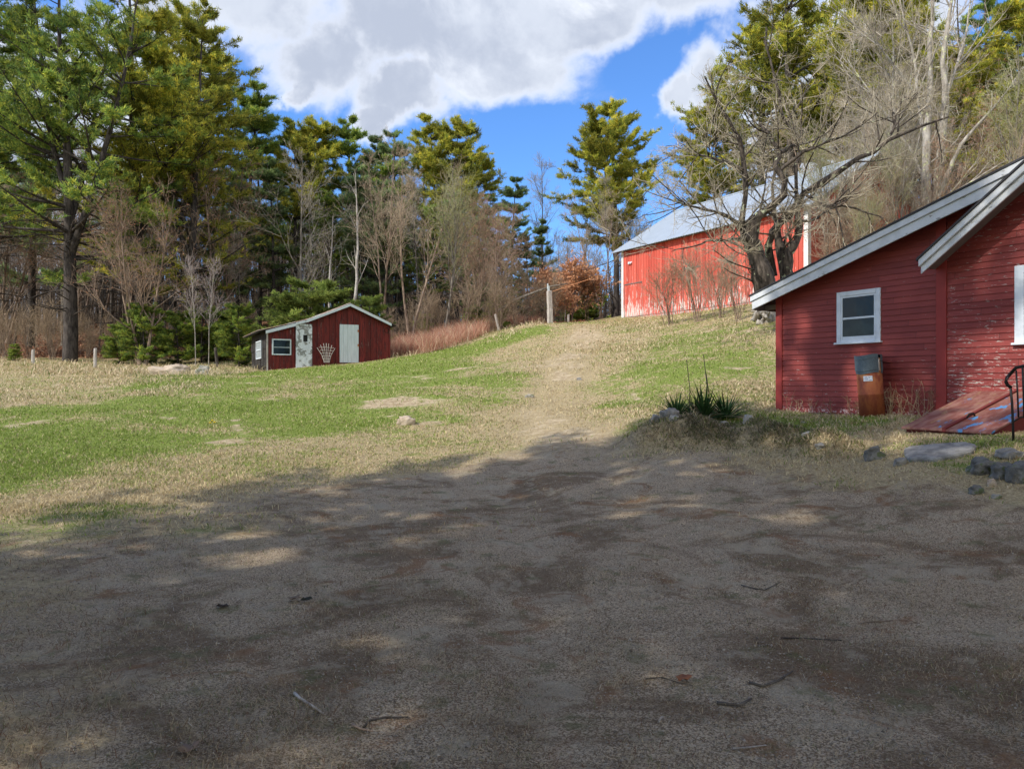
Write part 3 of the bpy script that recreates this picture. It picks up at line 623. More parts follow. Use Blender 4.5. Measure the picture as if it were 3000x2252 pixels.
# ridge height from the left peak at (1973,625): solve along the gable direction
w0 = e0[0]
def rdg(px, py, y): # x such that (x,y) seen at px
    cx = BF.C[0] + BF.b[0] * y; cy = BF.C[1] + BF.b[1] * y; r = (px - 1500) / F; w = (r * cy - cx) / (BF.u[0] - r * BF.u[1]); return w, EYE + (1126 - py) / F * (cy + BF.u[1] * w) - BF.z
best = min(((abs(rdg(1973, 624, y)[0] - w0), y) for y in np.linspace(2, 7, 200)))[1]
ZRB = (rdg(1973, 624, best)[1] + rdg(2490, 470, best)[1]) / 2; XRR = rdg(2500, 470, best)[0]
print('barn', e0, e1, 'eave', ZE, eh, 'ridge y', best, ZRB, rdg(1973, 624, best), rdg(2490, 470, best), 'right x', XRR)
YR = best; XRR = BL + .50; th = (ZRB - ZE) / (YR + .45)
WH = ZE + th * .45 - .10
def boards(x0, x1, zf, w, proud, gap, y=0, along='x'):
    m = MB(); rng = random.Random(5); x = x0
    while x < x1 - .01:
        xe = min(x + w, x1); p = proud + rng.uniform(0, .012)
        z0, z1, z2 = 0, zf(x + gap), zf(xe - gap)
        if along == 'x': m.add([(x + gap, y - p, z0), (xe - gap, y - p, z0), (xe - gap, y - p, z2), (x + gap, y - p, z1), (x + gap, y, z0), (xe - gap, y, z0), (xe - gap, y, z2), (x + gap, y, z1)],
                          [(0, 1, 2, 3), (4, 7, 6, 5), (0, 3, 7, 4), (1, 5, 6, 2), (3, 2, 6, 7), (0, 4, 5, 1)])
        else: m.add([(y + p, x + gap, z0), (y + p, xe - gap, z0), (y + p, xe - gap, z2), (y + p, x + gap, z1), (y, x + gap, z0), (y, xe - gap, z0), (y, xe - gap, z2), (y, x + gap, z1)],
                    [(0, 1, 2, 3), (4, 7, 6, 5), (0, 3, 7, 4), (1, 5, 6, 2), (3, 2, 6, 7), (0, 4, 5, 1)])
        x = xe
    return m
wb = boards(0, BL, lambda x: WH, .235, .028, .011)
for i in range(len(boards(0, BW, lambda x: 1, .235, .02, .004).v) * 0): pass
gab = lambda y: WH + th * (y if y < YR else 2 * YR - y) - .02
g1 = boards(0, 2 * YR, lambda y: gab(min(max(y, 0), 2 * YR)), .235, .018, .004, BL, 'y'); wb.add(g1.v, g1.f)
wb.box((.01, .002, -1), (BL - .01, .12, WH)); wb.box((0, 2 * YR - .12, -1), (BL, 2 * YR, WH))
wb.add([(.0, 0, -1), (.0, 0, WH), (.0, YR, gab(YR)), (.0, 2 * YR, WH), (.0, 2 * YR, -1)], [(0, 1, 2, 3, 4)]); wb.add([(BL - .004, 0.01, -1), (BL - .004, .01, WH), (BL - .004, YR, gab(YR)), (BL - .004, 2 * YR, WH), (BL - .004, 2 * YR, -1)], [(0, 1, 2, 3, 4)])
wb.build("wall", M['barn'], barn)
def corr():
    m = MB(); x0, x1 = e0[0], XRR; n = int((x1 - x0) / .0685); 
    for side in (0, 1):
        ys = (-.45, YR) if side == 0 else (2 * YR + .45, YR)
        zs = (ZE, ZRB)
        o = len(m.v)
        for i in range(n + 1):
            x = x0 + (x1 - x0) * i / n; c = .022 if i % 3 == 0 else 0.
            for a_ in (0, 1): m.v.append((x, ys[a_], zs[a_] + c))
        for i in range(n): m.f.append((o + 2 * i, o + 2 * i + 2, o + 2 * i + 3, o + 2 * i + 1))
    return m
rf = corr().build("roof", M['metal'], barn, recalc=False)
s_ = rf.modifiers.new('s', 'SOLIDIFY'); s_.thickness = .03; s_.offset = -1
MB().tube([(e0[0], YR, ZRB + .03), (XRR, YR, ZRB + .03)], .07, 6).build("ridge_cap", M['metal'], barn)
MB().box((-.012, -.05, -.1), (.17, .0, WH)).box((-.035, -.05, -.1), (-.013, .15, WH)).build("corner_board", M['barnwhite'], barn)
MB().box((BL - .20, -.05, -.1), (BL + .02, .0, WH)).box((BL + .021, -.05, -.1), (BL + .045, .18, WH)).build("corner_board", M['barnwhite'], barn)
MB().box((.18, -.06, WH - .16), (BL - .2, -.0, WH - .02)).build("frieze_board", M['soffit'], barn)
def rakeb(x, nm):
    m = MB()
    for ya, yb in ((-.44, YR), (2 * YR + .44, YR)):
        za, zb_ = ZE - .05, ZRB - .05
        m.add([(x, ya, za), (x, yb, zb_), (x, yb, zb_ - .16), (x, ya, za - .16), (x + .03, ya, za), (x + .03, yb, zb_), (x + .03, yb, zb_ - .16), (x + .03, ya, za - .16)], [(0, 1, 2, 3), (4, 7, 6, 5), (0, 4, 5, 1), (3, 2, 6, 7), (0, 3, 7, 4)])
    m.build(nm, M['soffit'], barn)
rakeb(BL + .44, "rake_board"); rakeb(-.10, "rake_board")
# doors cut in the boards
def barndoor(x0, x1, z1, z0=0.):
    m = MB()
    d = boards(0, x1 - x0, lambda x: z1 - z0, .235, .02, .004); d.v = [(v[0] + x0, v[1] - .022, v[2] + z0) for v in d.v]
    f = d.build("door", M['barn'], barn)
    MB().box((x0 - .03, -.075, z1 + .003), (x1 + .03, -.02, z1 + .07)).box((x0 - .05, -.05, z0), (x0 - .003, -.02, z1)).box((x1 + .003, -.05, z0), (x1 + .04, -.02, z1)).build("track", M['soffit'], f)
xa = BF.hit(1833, 820)[0]; xb = BF.hit(1882, 820)[0]; zt = BF.hit(1858, 832)[1]; barndoor(xa, xb, zt)
xa = BF.hit(2004, 800)[0]; xb = BF.hit(2052, 800)[0]; zt = BF.hit(2027, 786)[1]; barndoor(xa, xb, zt)
xa, za = BF.hit(1849, 771)
lm = MB().box((xa - .14, -.16, za - .07), (xa + .02, -.03, za + .08)).build("flood_lamp", M['whitewin'], barn, bevel=.01)
MB().tube([(xa + .10, -.16, za - .05), (xa + .10, -.04, za + .06)], .05, 10).build("bulb_housing", M['paper'], lm)
# ---- the little shed
SF = Frame((-11.34, 34), math.radians(27), pz(34, 1084))
shed = empty("red_shed", (SF.C[0], SF.C[1], SF.z), SF.ang, "small weathered red shed with two pale doors and a sagging lean-to", "shed")
cr = SF.hit(1142, 1000)[0]; zer = SF.hit(1142, 949)[1]; pkx, pkz = SF.hit(1023, 892); lxx, lzz = SF.hit(920, 948)
gl = 2 * pkx - cr; zel = zer
zl0 = SF.hit(783, 965)[1]; zl1 = SF.hit(915, 940)[1]
print('shed', cr, zer, pkx, pkz, lxx, lzz, gl, 'lean', zl0, zl1)
SD = 5.0
ld = lambda x: zl0 + (zl1 - zl0) * x / gl
def top(x):
    if x < gl: return ld(x) - .03
    return (zer + (pkz - zer) * (cr - x) / (cr - pkx) if x > pkx else zel + (pkz - zel) * (x - gl) / (pkx - gl)) - .03
m = MB(); rng = random.Random(8)
x = 0
while x < cr - .02:
    xe = min(x + .29, cr); p = .012 + rng.uniform(0, .012)
    m.prism([(x + .004, -.35), (xe - .004, -.35), (xe - .004, top(xe - .005)), (x + .004, top(x + .005))] if not (x < pkx < xe) else [(x + .004, -.35), (xe - .004, -.35), (xe - .004, top(xe)), (pkx, top(pkx)), (x + .004, top(x))], -p, .02)
    x = xe
    if x < cr - .1: m.prism([(x - .028, -.35), (x + .028, -.35), (x + .028, top(x)), (x - .028, top(x))], -.062, -.02)
m.prism([(0.001, -.4), (cr - .001, -.4), (cr - .001, top(cr)), (pkx, top(pkx)), (gl, top(gl + .01)), (gl, top(gl - .01)), (0.001, top(0))], .021, .08)
m.box((cr - .06, .081, -.6), (cr, SD, zer - .05)); m.box((.0, SD + .01, -.6), (cr, SD + .06, zl0 - .02))
m.prism([(gl, zl0 - .03), (cr, zl0 - .03), (cr, top(cr)), (pkx, top(pkx)), (gl, top(gl + .01))], SD + .01, SD + .06)
m.build("wall", M['shedred'], shed)
# tar-papered side of the lean-to with its window; roof shade put into board colour
def sidewall():
    m = MB(); rng = random.Random(3); y = .0
    while y < SD:
        ye = min(y + .2 + rng.uniform(0, .06), SD); m.box((-.03 - rng.uniform(0, .012), y + .004, -.3), (.0, ye - .004, zl0 - .06)); y = ye
    m.build("side_wall", M['darkwood'], shed)
    m = MB(); y = .02
    for r_ in range(3):
        y = .02
        while y < SD - .3:
            yw = rng.uniform(.5, .95); z0 = .18 + r_ * .42 + rng.uniform(-.05, .05); m.box((-.052 - .004 * r_, y, z0), (-.043, min(y + yw, SD - .05), z0 + rng.uniform(.34, .40))); y += yw + rng.uniform(.02, .2)
    m.build("tar_paper", M['tarpaper'], shed)
    fr = MB(); ya, yb, za_, zb_ = 1.3, 3.0, .58, 1.45
    fr.box((-.10, ya, za_), (-.05, ya + .07, zb_)).box((-.10, yb - .07, za_), (-.05, yb, zb_)).box((-.102, ya + .07, za_), (-.05, yb - .07, za_ + .05)).box((-.102, ya + .07, zb_ - .05), (-.05, yb - .07, zb_)).box((-.101, ya + .07, (za_ + zb_) / 2 - .025), (-.05, yb - .07, (za_ + zb_) / 2 + .025))
    f = fr.build("window", M['whitewin'], shed); MB().box((-.07, ya + .02, za_ + .02), (-.06, yb - .02, zb_ - .02)).build("pane", M['palepane'], f)
M['palepane'] = mat_plain("milky_plastic_pane", (.36, .40, .42), .3)
sidewall()
# roofs
def roofslab(pts, y0, y1, mat, nm, t_=.04):
    m = MB(); (xa, za), (xb, zb_) = pts; return m.prism([(xa, za), (xb, zb_), (xb, zb_ + t_), (xa, za + t_)], y0, y1).build(nm, mat, shed)
sg = (pkz - zer) / (cr - pkx)
def sheet(pts, y0, y1, nm, amp=.012):
    (xa, za), (xb, zb_) = pts; m = MB(); n = int((y1 - y0) / .09)
    for i in range(n + 1):
        y = y0 + (y1 - y0) * i / n; c = amp * (i % 2) 
        m.v += [(xa, y, za + c), ((xa + xb) / 2, y, (za + zb_) / 2 + c - .02 + .02 * math.sin(y * 2)), (xb, y, zb_ + c)]
    for i in range(n): m.f += [(3 * i, 3 * i + 1, 3 * i + 4, 3 * i + 3), (3 * i + 1, 3 * i + 2, 3 * i + 5, 3 * i + 4)]
    o = m.build(nm, M['rustroof'], shed, recalc=False); s = o.modifiers.new('s', 'SOLIDIFY'); s.thickness = .012; return o
sheet([(gl - .10, zel - .10 * sg + .06), (pkx + .01, pkz + .065)], -.24, SD + .2, "roof")
roofslab([(gl - .08, zel - .08 * sg), (pkx, pkz)], -.20, SD + .15, M['roofing'], "roof_deck")
roofslab([(pkx, pkz), (cr + .28, zer - .28 * sg)], -.22, SD + .15, M['roofing'], "roof_deck")
sheet([(pkx - .01, pkz + .065), (cr + .3, zer - .3 * sg + .06)], -.24, SD + .2, "roof")
ls = (zl1 - zl0) / gl
roofslab([(-.42, zl0 - .42 * ls), (gl + .05, zl1 + .02)], -.16, SD + .15, M['roofing'], "roof_deck")
sheet([(-.46, zl0 - .46 * ls + .05), (gl + .02, zl1 + .075)], -.18, SD + .2, "roof", .015)
# bargeboards
def barge(xa, za, xb, zb_, h=.13, o=.25):
    MB().prism([(xa, za - h), (xb, zb_ - h), (xb, zb_), (xa, za)], -o, -o + .028).build("bargeboard", M['shedtrim'], shed)
barge(gl - .04, zel + .02, pkx, pkz + .03); barge(pkx, pkz + .03, cr + .02, zer + .01)
nd0 = SF.hit(867, 1000, .1)[0]; nd1 = SF.hit(914, 1000, .1)[0]
barge(-.09, zl0 - .06, nd0 + .0, ld(nd0) + .0, .145, .19); barge(nd0 + .002, ld(nd0) + .03, gl + .06, zl1 + .06, .125, .20)
# narrow flaking door standing proud with a dark square hole
zt_ = SF.hit(890, 949, .1)[1]; zb_ = SF.hit(890, 1079, .1)[1]
hx0 = SF.hit(888, 1000, .1)[0]; hx1 = SF.hit(901, 1000, .1)[0]; hz1 = SF.hit(894, 981, .1)[1]; hz0 = SF.hit(894, 1001, .1)[1]
m = MB(); m.box((nd0, -.13, zb_), (hx0, -.065, zt_)).box((hx1, -.13, zb_), (nd1, -.065, zt_)).box((hx0, -.13, zb_), (hx1, -.065, hz0)).box((hx0, -.13, hz1), (hx1, -.065, zt_))
dr = m.build("door", M['doorworn'], shed); MB().box((hx0, -.075, hz0), (hx1, -.066, hz1)).build("peephole", M['interior'], dr)
dr['label'] = "narrow flaking white door with a square hole"
wd0 = SF.hit(994.5, 1000, .04)[0]; wd1 = SF.hit(1050, 1000, .04)[0]; wt = SF.hit(1022, 951, .04)[1]; wbz = SF.hit(1022, 1062, .04)[1]
m = MB(); x = wd0; wpl = (wd1 - wd0) / 5
for i in range(5): m.box((wd0 + i * wpl + .003, -.088 + .004 * (i % 2), wbz), (wd0 + (i + 1) * wpl - .003, -.063, wt))
dr = m.build("door", M['doorpale'], shed); dr['label'] = "wide pale plank door"
MB().box((wd1 - .06, -.10, wt - .35), (wd1 + .01, -.089, wt - .24)).build("hinge", M['tank'], dr); MB().box((wd1 - .06, -.10, wt - 1.05), (wd1 + .01, -.089, wt - .94)).build("hinge", M['tank'], dr)
a = SF.hit(797, 1000, .05)[0]; b_ = SF.hit(853, 1000, .05)[0]; z0 = SF.hit(825, 1040, .05)[1]; z1 = SF.hit(825, 993, .05)[1]
window(a, b_, z0, z1, .025, [.48], shed, M['doorpale'], M['glass'], sill=False, cas=.035, out=.085)
MB().box((cr - .05, -.05, -.3), (cr + .012, -.0, zer - .06)).build("corner_board", M['shedred'], shed)
MB().box((-.035, -.045, -.3), (.03, -.0, zl0 - .07)).build("corner_board", M['greywood'], shed)
xa, za = SF.hit(1133, 968, .05)
m = MB(); m.tube([(xa + .1 * math.cos(t), -.06, za + .13 * math.sin(t)) for t in np.linspace(0, 6.1, 14)], .012, 5); hs = m.build("hose_loop", M['interior'], None, True); hs.location = (SF.C[0], SF.C[1], SF.z); hs.rotation_euler = (0, 0, SF.ang); tag(hs, "dark loop of hose hanging at the right corner of the shed", "hose")
# fan trellis leaning on the shed front
def trellis():
    b0 = SF.hit(957, 1062, .28); wl = SF.hit(929, 1015, .2); wr = SF.hit(982, 1019, .2); zt = SF.hit(955, 1005, .2)[1]
    x, y, z = SF.world(b0[0], -.30, b0[1]); o = empty("fan_trellis", (x, y, z), SF.ang, "white fan-shaped wooden trellis leaning on the shed between its two doors", "trellis")
    h = zt - b0[1]; W2 = (wr[0] - wl[0]) / 2; cx = (wl[0] + wr[0]) / 2 - b0[0]
    for i, k_ in enumerate((-1, -.62, -.28, 0.02, .3, .64, 1)):
        hh = h * (1 - .24 * k_ * k_); MB().tube([(k_ * .11, 0, 0), (cx * .5 + k_ * W2 * .5, .05, hh * .5), (cx + k_ * W2, .12, hh)], .016, 5).build("slat", M['greywood'], o)
    for f_ in (.78, .63, .48, .34, .2):
        ww = .11 + (W2 - .11) * f_; MB().tube([(cx * f_ - ww * .98, .12 * f_ - .02, h * f_ * .99), (cx * f_, .12 * f_ - .02, h * f_), (cx * f_ + ww * .98, .12 * f_ - .02, h * f_ * .97)], .012, 5).build("crossbar", M['greywood'], o)
trellis()
# ------------------------------------------------------------------ growing trees with numpy
def nrm(v): return v / np.maximum(np.linalg.norm(v, axis=-1, keepdims=True), 1e-9)
def tubes(P, Rr, k):
    """P (N,n,3), Rr (N,n) -> vertices, quads"""
    N, n, _ = P.shape
    T = np.empty_like(P); T[:, 1:-1] = P[:, 2:] - P[:, :-2]; T[:, 0] = P[:, 1] - P[:, 0]; T[:, -1] = P[:, -1] - P[:, -2]; T = nrm(T)
    D = nrm(P[:, -1] - P[:, 0]); ref = np.where(np.abs(D[:, 2:3]) < .8, np.array([[.1, .05, 1.]]), np.array([[1., .2, .1]]))[:, None, :]
    A = nrm(np.cross(T, np.broadcast_to(ref, T.shape))); B = np.cross(T, A)
    a = np.arange(k) * 2 * np.pi / k
    V = P[:, :, None, :] + Rr[:, :, None, None] * (A[:, :, None, :] * np.cos(a)[None, None, :, None] + B[:, :, None, :] * np.sin(a)[None, None, :, None])
    id_ = np.arange(N * n * k).reshape(N, n, k); j = np.roll(id_, -1, 2)
    Q = np.stack([id_[:, :-1], j[:, :-1], j[:, 1:], id_[:, 1:]], -1).reshape(-1, 4)
    return V.reshape(-1, 3), Q
def grow(rng, base, d, L, n, wob, up, r0, r1):
    N = len(base); P = np.empty((N, n, 3)); P[:, 0] = base; d = nrm(d); s = (L / (n - 1))[:, None]; up = np.asarray(up)
    for i in range(1, n):
        d = nrm(d + rng.normal(0, wob, (N, 3)) + np.array([0, 0, 1.]) * (up if up.ndim == 0 else up[:, None])); P[:, i] = P[:, i - 1] + d * s
    t = np.linspace(0, 1, n)[None, :]; return P, r0[:, None] * (1 - t) + r1[:, None] * t
def spawn(rng, P, Rr, cnt, t0, t1, ang, sd=.15, flat=None, pw=1., whorl=0):
    """points along the parents with directions leaving at about `ang`"""
    N, n, _ = P.shape; pi = np.repeat(np.arange(N), cnt); M_ = len(pi)
    t = t0 + (t1 - t0) * rng.random(M_) ** pw
    if whorl: t = np.clip(np.round(t * whorl) / whorl + rng.normal(0, .006, M_), t0, .99)
    f = t * (n - 1); i0 = np.minimum(f.astype(int), n - 2); w = (f - i0)[:, None]
    p = P[pi, i0] * (1 - w) + P[pi, i0 + 1] * w; T = nrm(P[pi, i0 + 1] - P[pi, i0]); r = Rr[pi, i0] * (1 - w[:, 0]) + Rr[pi, i0 + 1] * w[:, 0]
    if flat is None: rd = rng.normal(0, 1, (M_, 3))
    else:
        side = np.cross(T, [0, 0, 1.]) * rng.choice([-1, 1], M_)[:, None]; rd = nrm(side) + rng.normal(0, flat, (M_, 3))
    perp = nrm(rd - T * (rd * T).sum(-1, keepdims=True)); a = ang + rng.normal(0, sd, M_)
    return p, nrm(T * np.cos(a)[:, None] + perp * np.sin(a)[:, None]), r, t, pi
def clusters(rng, p, d, size, per, wid=.2, spread=.8, upb=.35):
    """needle bunches: `per` thin triangles round each point"""
    N = len(p); q = np.repeat(p, per, 0); dd = nrm(np.repeat(d, per, 0) * .55 + rng.normal(0, spread, (N * per, 3)) * .6 + np.array([0, 0, upb]))
    L = size * rng.uniform(.6, 1.25, (N * per, 1)); s = nrm(np.cross(dd, rng.normal(0, 1, (N * per, 3)))) * L * wid * .5
    q = q + rng.normal(0, size * .28, q.shape) * np.array([1, 1, .6])
    V = np.stack([q - s, q + s, q + dd * L], 1).reshape(-1, 3); return V, np.arange(len(V)).reshape(-1, 3)
def tintcol(rng, n, rep, cols, jit=.15):
    cols = np.array(cols); t = rng.random(n) ** 1.0; k = t * (len(cols) - 1); i = np.minimum(k.astype(int), len(cols) - 2); w = (k - i)[:, None]
    c = cols[i] * (1 - w) + cols[i + 1] * w; c = c * rng.uniform(1 - jit, 1 + jit, (n, 1)); return np.repeat(c, rep, 0)
def joinVF(parts):
    V = []; Fq = []; o = 0
    for v, f in parts: V.append(v); Fq.append(f + o); o += len(v)
    return np.concatenate(V), Fq
def thing_tree(name, parts, hgt):
    """parts: (child name, V, faces list, material, colours)"""
    e = bpy.data.objects.new(name, None); e.empty_display_size = .2; e['h'] = hgt
    ch = [(nm, mesh_np(nm, V, Fq, mat, None, col, sm, link=False)) for nm, V, Fq, mat, col, sm in parts]
    for nm, o in ch: o.parent = e
    PROTO.append((e, [o for nm, o in ch])); return len(PROTO) - 1
PROTO = []
PINEC = [(0.096, 0.173, 0.054), (0.173, 0.271, 0.064), (0.307, 0.399, 0.076), (0.519, 0.525, 0.09)]
PINEY = [(0.161, 0.227, 0.048), (0.323, 0.362, 0.059), (0.519, 0.49, 0.071), (0.715, 0.607, 0.092)]
PINEB = [(0.103, 0.166, 0.079), (0.168, 0.263, 0.114), (0.279, 0.367, 0.149), (0.39, 0.438, 0.149)]
def pine(seed, h=20., r=.34, t0=.2, Lmax=5.2, nl=64, cols=PINEC, forks=0, shape=.75, tuft=.26, sparse=1., dead=14, power=1., per=6, lean=.02, n2=11, n3=8, bark='bark_pine'):
    rng = np.random.default_rng(seed)
    P, Rr = grow(rng, np.zeros((1, 3)), np.array([[lean, 0, 1.]]), np.array([h]), 16, .022, .03, np.array([r]), np.array([.03]))
    P[:, :, 2] *= h / P[0, -1, 2]; tr = [tubes(P, Rr, 8)]; LP, LR = [P], [Rr]
    if forks:
        b, d, rr, t, pi = spawn(rng, P, Rr, forks, .22, .45, R(28)); P2, R2 = grow(rng, b, d, h * (1 - t) * .95, 16, .03, .10, rr * .7, np.full(forks, .03)); tr.append(tubes(P2, R2, 7)); LP.append(P2); LR.append(R2)
    P = np.concatenate(LP); Rr = np.concatenate(LR)
    t_lo = t0
    b, d, rr, t, pi = spawn(rng, P, Rr, nl if not forks else int(nl / (1 + .6 * forks)), t0, .985, R(80), .10, pw=power, whorl=int(h * .62) if h > 8 else 0)
    env = np.minimum(1, (1 - t) / shape) ** .55 * (.45 + .55 * rng.random(len(t))) * (.62 + .38 * np.minimum(1, (t - t0) / .12))
    L = Lmax * env + .5; d[:, 2] += .30 * t ** 2; LP1, LR1 = grow(rng, b, d, L, 7, .06, .032, np.minimum(rr * .5, .02 + L * .016), np.full(len(L), .012)); tr.append(tubes(LP1, LR1, 5))
    if dead:
        bd, dd, rd, td, _ = spawn(rng, P[:1], Rr[:1], dead, .08, t0 + .2, R(82), .15); Pd, Rd = grow(rng, bd, dd, rng.uniform(.8, Lmax * .7, dead), 6, .09, -.01, np.minimum(rd * .35, .05), np.full(dead, .008)); tr.append(tubes(Pd, Rd, 4))
        b2, d2, r2, _, _ = spawn(rng, Pd, Rd, 5, .3, 1, R(50), .3); P2, R2 = grow(rng, b2, d2, rng.uniform(.3, 1.2, len(b2)), 4, .1, 0, np.full(len(b2), .012), np.full(len(b2), .004)); tr.append(tubes(P2, R2, 3))
    b, d, rr, t2, pi = spawn(rng, LP1, LR1, n2, .28, 1.0, R(48), .2, .14); keep = rng.random(len(b)) < sparse; b, d, pi, t2 = b[keep], d[keep], pi[keep], t2[keep]
    L2 = (.28 + .20 * L[pi]) * rng.uniform(.5, 1.1, len(b)); SP, SR = grow(rng, b, d, L2, 4, .09, .05, np.full(len(b), .014), np.full(len(b), .005)); tr.append(tubes(SP, SR, 3))
    b, d, rr, t3, _ = spawn(rng, SP, SR, n3, .1, 1.05, R(25), .3)
    V, T = clusters(rng, b, d, tuft, per); n = len(b)
    limb = np.repeat(rng.random(len(L))[pi], n3); c = tintcol(rng, n, 1, cols); dark = .52 + .85 * limb[:n, None]; col = np.repeat(c * dark, per * 3, 0)
    Vt, Ft = joinVF(tr)
    return thing_tree("pine_tree", [("trunk", Vt, Ft, M[bark], None, True), ("crown", V, [T], M['foliage'], col, False)], h)
def bare(seed, h=13., r=.14, t0=.3, Lf=.32, n1=16, a1=38, n2=7, n3=5, n4=4, stems=1, tw=((.20, .16, .12), (.36, .30, .24)), bark='bark_grey', up=.06, wob=.06, buds=None, nb=0, thin=1., tl=.5, name="bare_tree", leafc=None, nleaf=0):
    rng = np.random.default_rng(seed)
    b0 = rng.normal(0, .12 if stems > 1 else 0, (stems, 3)); b0[:, 2] = 0; d0 = np.concatenate([rng.normal(0, .20 if stems > 1 else .03, (stems, 2)), np.ones((stems, 1))], 1)
    P, Rr = grow(rng, b0, d0, h * rng.uniform(.85 if stems > 1 else 1, 1, stems), 13, wob * .45, .05, r * rng.uniform(.7, 1, stems), np.full(stems, .012)); P[:, :, 2] *= h / P[:, -1, 2].max()
    Rr = Rr * (1 + .5 * np.exp(-np.linspace(0, 1, 13) * 22))[None, :]
    tr = [tubes(P, Rr, 8)]
    b, d, rr, t, pi = spawn(rng, P, Rr, n1, t0, .97, R(a1), .18); L = h * Lf * (1.15 - t) * rng.uniform(.6, 1.25, len(t)) + .4
    P1, R1 = grow(rng, b, d, L, 8, wob, up, np.minimum(rr * .62, .012 + L * .014) * thin, np.full(len(L), .008)); tr.append(tubes(P1, R1, 5))
    b, d, rr, t2, pi = spawn(rng, P1, R1, n2, .15, 1, R(38), .2); L2 = L[pi] * rng.uniform(.25, .5, len(b)) + .2
    P2, R2 = grow(rng, b, d, L2, 6, wob * 1.2, up * .8, np.minimum(rr * .6, .018) * thin, np.full(len(b), .006)); cr = [tubes(P2, R2, 4)]
    b, d, rr, t3, pi = spawn(rng, P2, R2, n3, .2, 1, R(36), .25); L3 = L2[pi] * rng.uniform(.3, .65, len(b)) + .12
    P3, R3 = grow(rng, b, d, L3, 4, .08, up * .6, np.full(len(b), .0085) * thin, np.full(len(b), .0045) * thin); cr.append(tubes(P3, R3, 3))
    if n4:
        b, d, rr, t3, pi = spawn(rng, P3, R3, n4, .2, 1, R(34), .25); P4, R4 = grow(rng, b, d, L3[pi] * tl * rng.uniform(.5, 1, len(b)) + .06, 3, .08, up * .6, np.full(len(b), .006) * thin, np.full(len(b), .003) * thin); cr.append(tubes(P4, R4, 3))
    Vt, Ft = joinVF(tr); Vc, Fc = joinVF(cr); tw = np.array(tw); cc = tw[0] + (tw[1] - tw[0]) * np.repeat(rng.random(len(Vc) // 6 + 1), 6)[:len(Vc), None]
    if nb:
        b, d, rr, t3, pi = spawn(rng, P3, R3, nb, .3, 1.1, R(20), .3); Vb, Tb = clusters(rng, b, d, .075 if leafc is None else .13, 2, .6 if leafc is None else .7, 1.); 
        cb = tintcol(rng, len(b), 6, buds if leafc is None else leafc); Fc = Fc + [Tb + len(Vc)]; Vc = np.concatenate([Vc, Vb]); cc = np.concatenate([cc, cb])
    return thing_tree(name, [("trunk", Vt, Ft, M[bark], None, True), ("crown", Vc, Fc, M['twig'] if leafc is None else M['leaf'], cc, False)], h)
FIRST = {}
def plant(k, px, Y, top=None, name=None, label=None, cat="tree", group=None, rot=None, sc=None, sx=1., dz=0., X=None, lean=0.):
    """stand prototype k at pixel column px, distance Y; top = pixel row of its tip"""
    e, ch = PROTO[k]; x = (px - 1500) / F * Y if X is None else X; z = gz(x, Y) + dz
    s = sc if sc is not None else (pz(Y, top) - z) / e['h']
    c = e.copy(); COL.objects.link(c); 
    if 'h' in c: del c['h']
    if name: c.name = name
    c.location = (x, Y, z - .05); c.scale = (s * sx, s * sx, s); c.rotation_euler = (0, lean, rot if rot is not None else random.uniform(0, 6.28))
    for o in ch:
        d = o.copy(); COL.objects.link(d); d.parent = c
    return tag(c, label, cat, group)
random.seed(11)
# prototypes
K_big1 = pine(1, 26, .46, .16, 8.6, 92, PINEC, 3, .95, .30, 1., 34, 1.0, 5, n2=15, n3=10)
K_big2 = pine(2, 27, .42, .14, 8.2, 96, PINEY, 2, .9, .31, 1., 26, 1.0, 5, n2=14, n3=10)
K_mid1 = pine(3, 20, .28, .26, 4.6, 84, PINEC, 0, .8, .28, 1., 14, .9, 5, n2=14, n3=9)
K_mid2 = pine(4, 19, .26, .30, 4.7, 98, PINEY, 1, .8, .29, 1., 12, .9, 5, n2=14, n3=9)
K_mid3 = pine(5, 17, .2, .18, 3.4, 84, PINEB, 0, .95, .26, 1., 8, 1, 6, n2=12, n3=8)
K_shade = pine(61, 20, .3, .25, 5.6, 52, PINEC, 0, .9, .30, .8, 8, 1.0, 6, n2=9, n3=8)
K_barnp = pine(6, 17, .26, .30, 5.6, 80, PINEY, 1, .62, .28, 1., 8, 1.0, 7, n2=14, n3=11)
K_young1 = pine(7, 4.2, .06, .04, 1.9, 60, PINEC, 0, 1.15, .17, 1., 0, 1, 7, n2=12, n3=8)
K_young2 = pine(8, 3.4, .05, .03, 1.7, 54, [(.09, .14, .035), (.16, .22, .05), (.24, .31, .07), (.32, .37, .09)], 0, 1.2, .16, 1., 0, 1, 7, n2=12, n3=8)
K_forest = pine(9, 19, .2, .45, 3.0, 40, PINEB, 0, .8, .30, 1., 26, 1, 5, n2=8, n3=7, bark='bark_dark')
GREYT = ((.22, .19, .155), (.46, .42, .35)); TANT = ((.25, .19, .13), (.50, .41, .30)); REDT = ((.25, .18, .13), (.46, .34, .25)); GRNT = ((.22, .22, .11), (.42, .42, .24))
K_b1 = bare(21, 13, .15, .22, .34, 17, 36, 6, 4, 3, 1, GREYT)
K_b2 = bare(22, 14, .12, .30, .30, 14, 32, 6, 4, 3, 2, TANT, 'bark_tan')
K_b3 = bare(23, 11, .11, .2, .36, 15, 40, 6, 4, 3, 3, REDT, 'bark_tan', buds=[(.40, .16, .09), (.50, .26, .15)], nb=1)
K_b4 = bare(24, 13, .12, .26, .34, 14, 34, 6, 4, 3, 2, GRNT, 'bark_grey', buds=[(.30, .30, .10), (.42, .38, .16)], nb=1)
K_b5 = bare(25, 15, .10, .5, .22, 14, 30, 7, 5, 3, 1, GREYT, 'bark_dark')
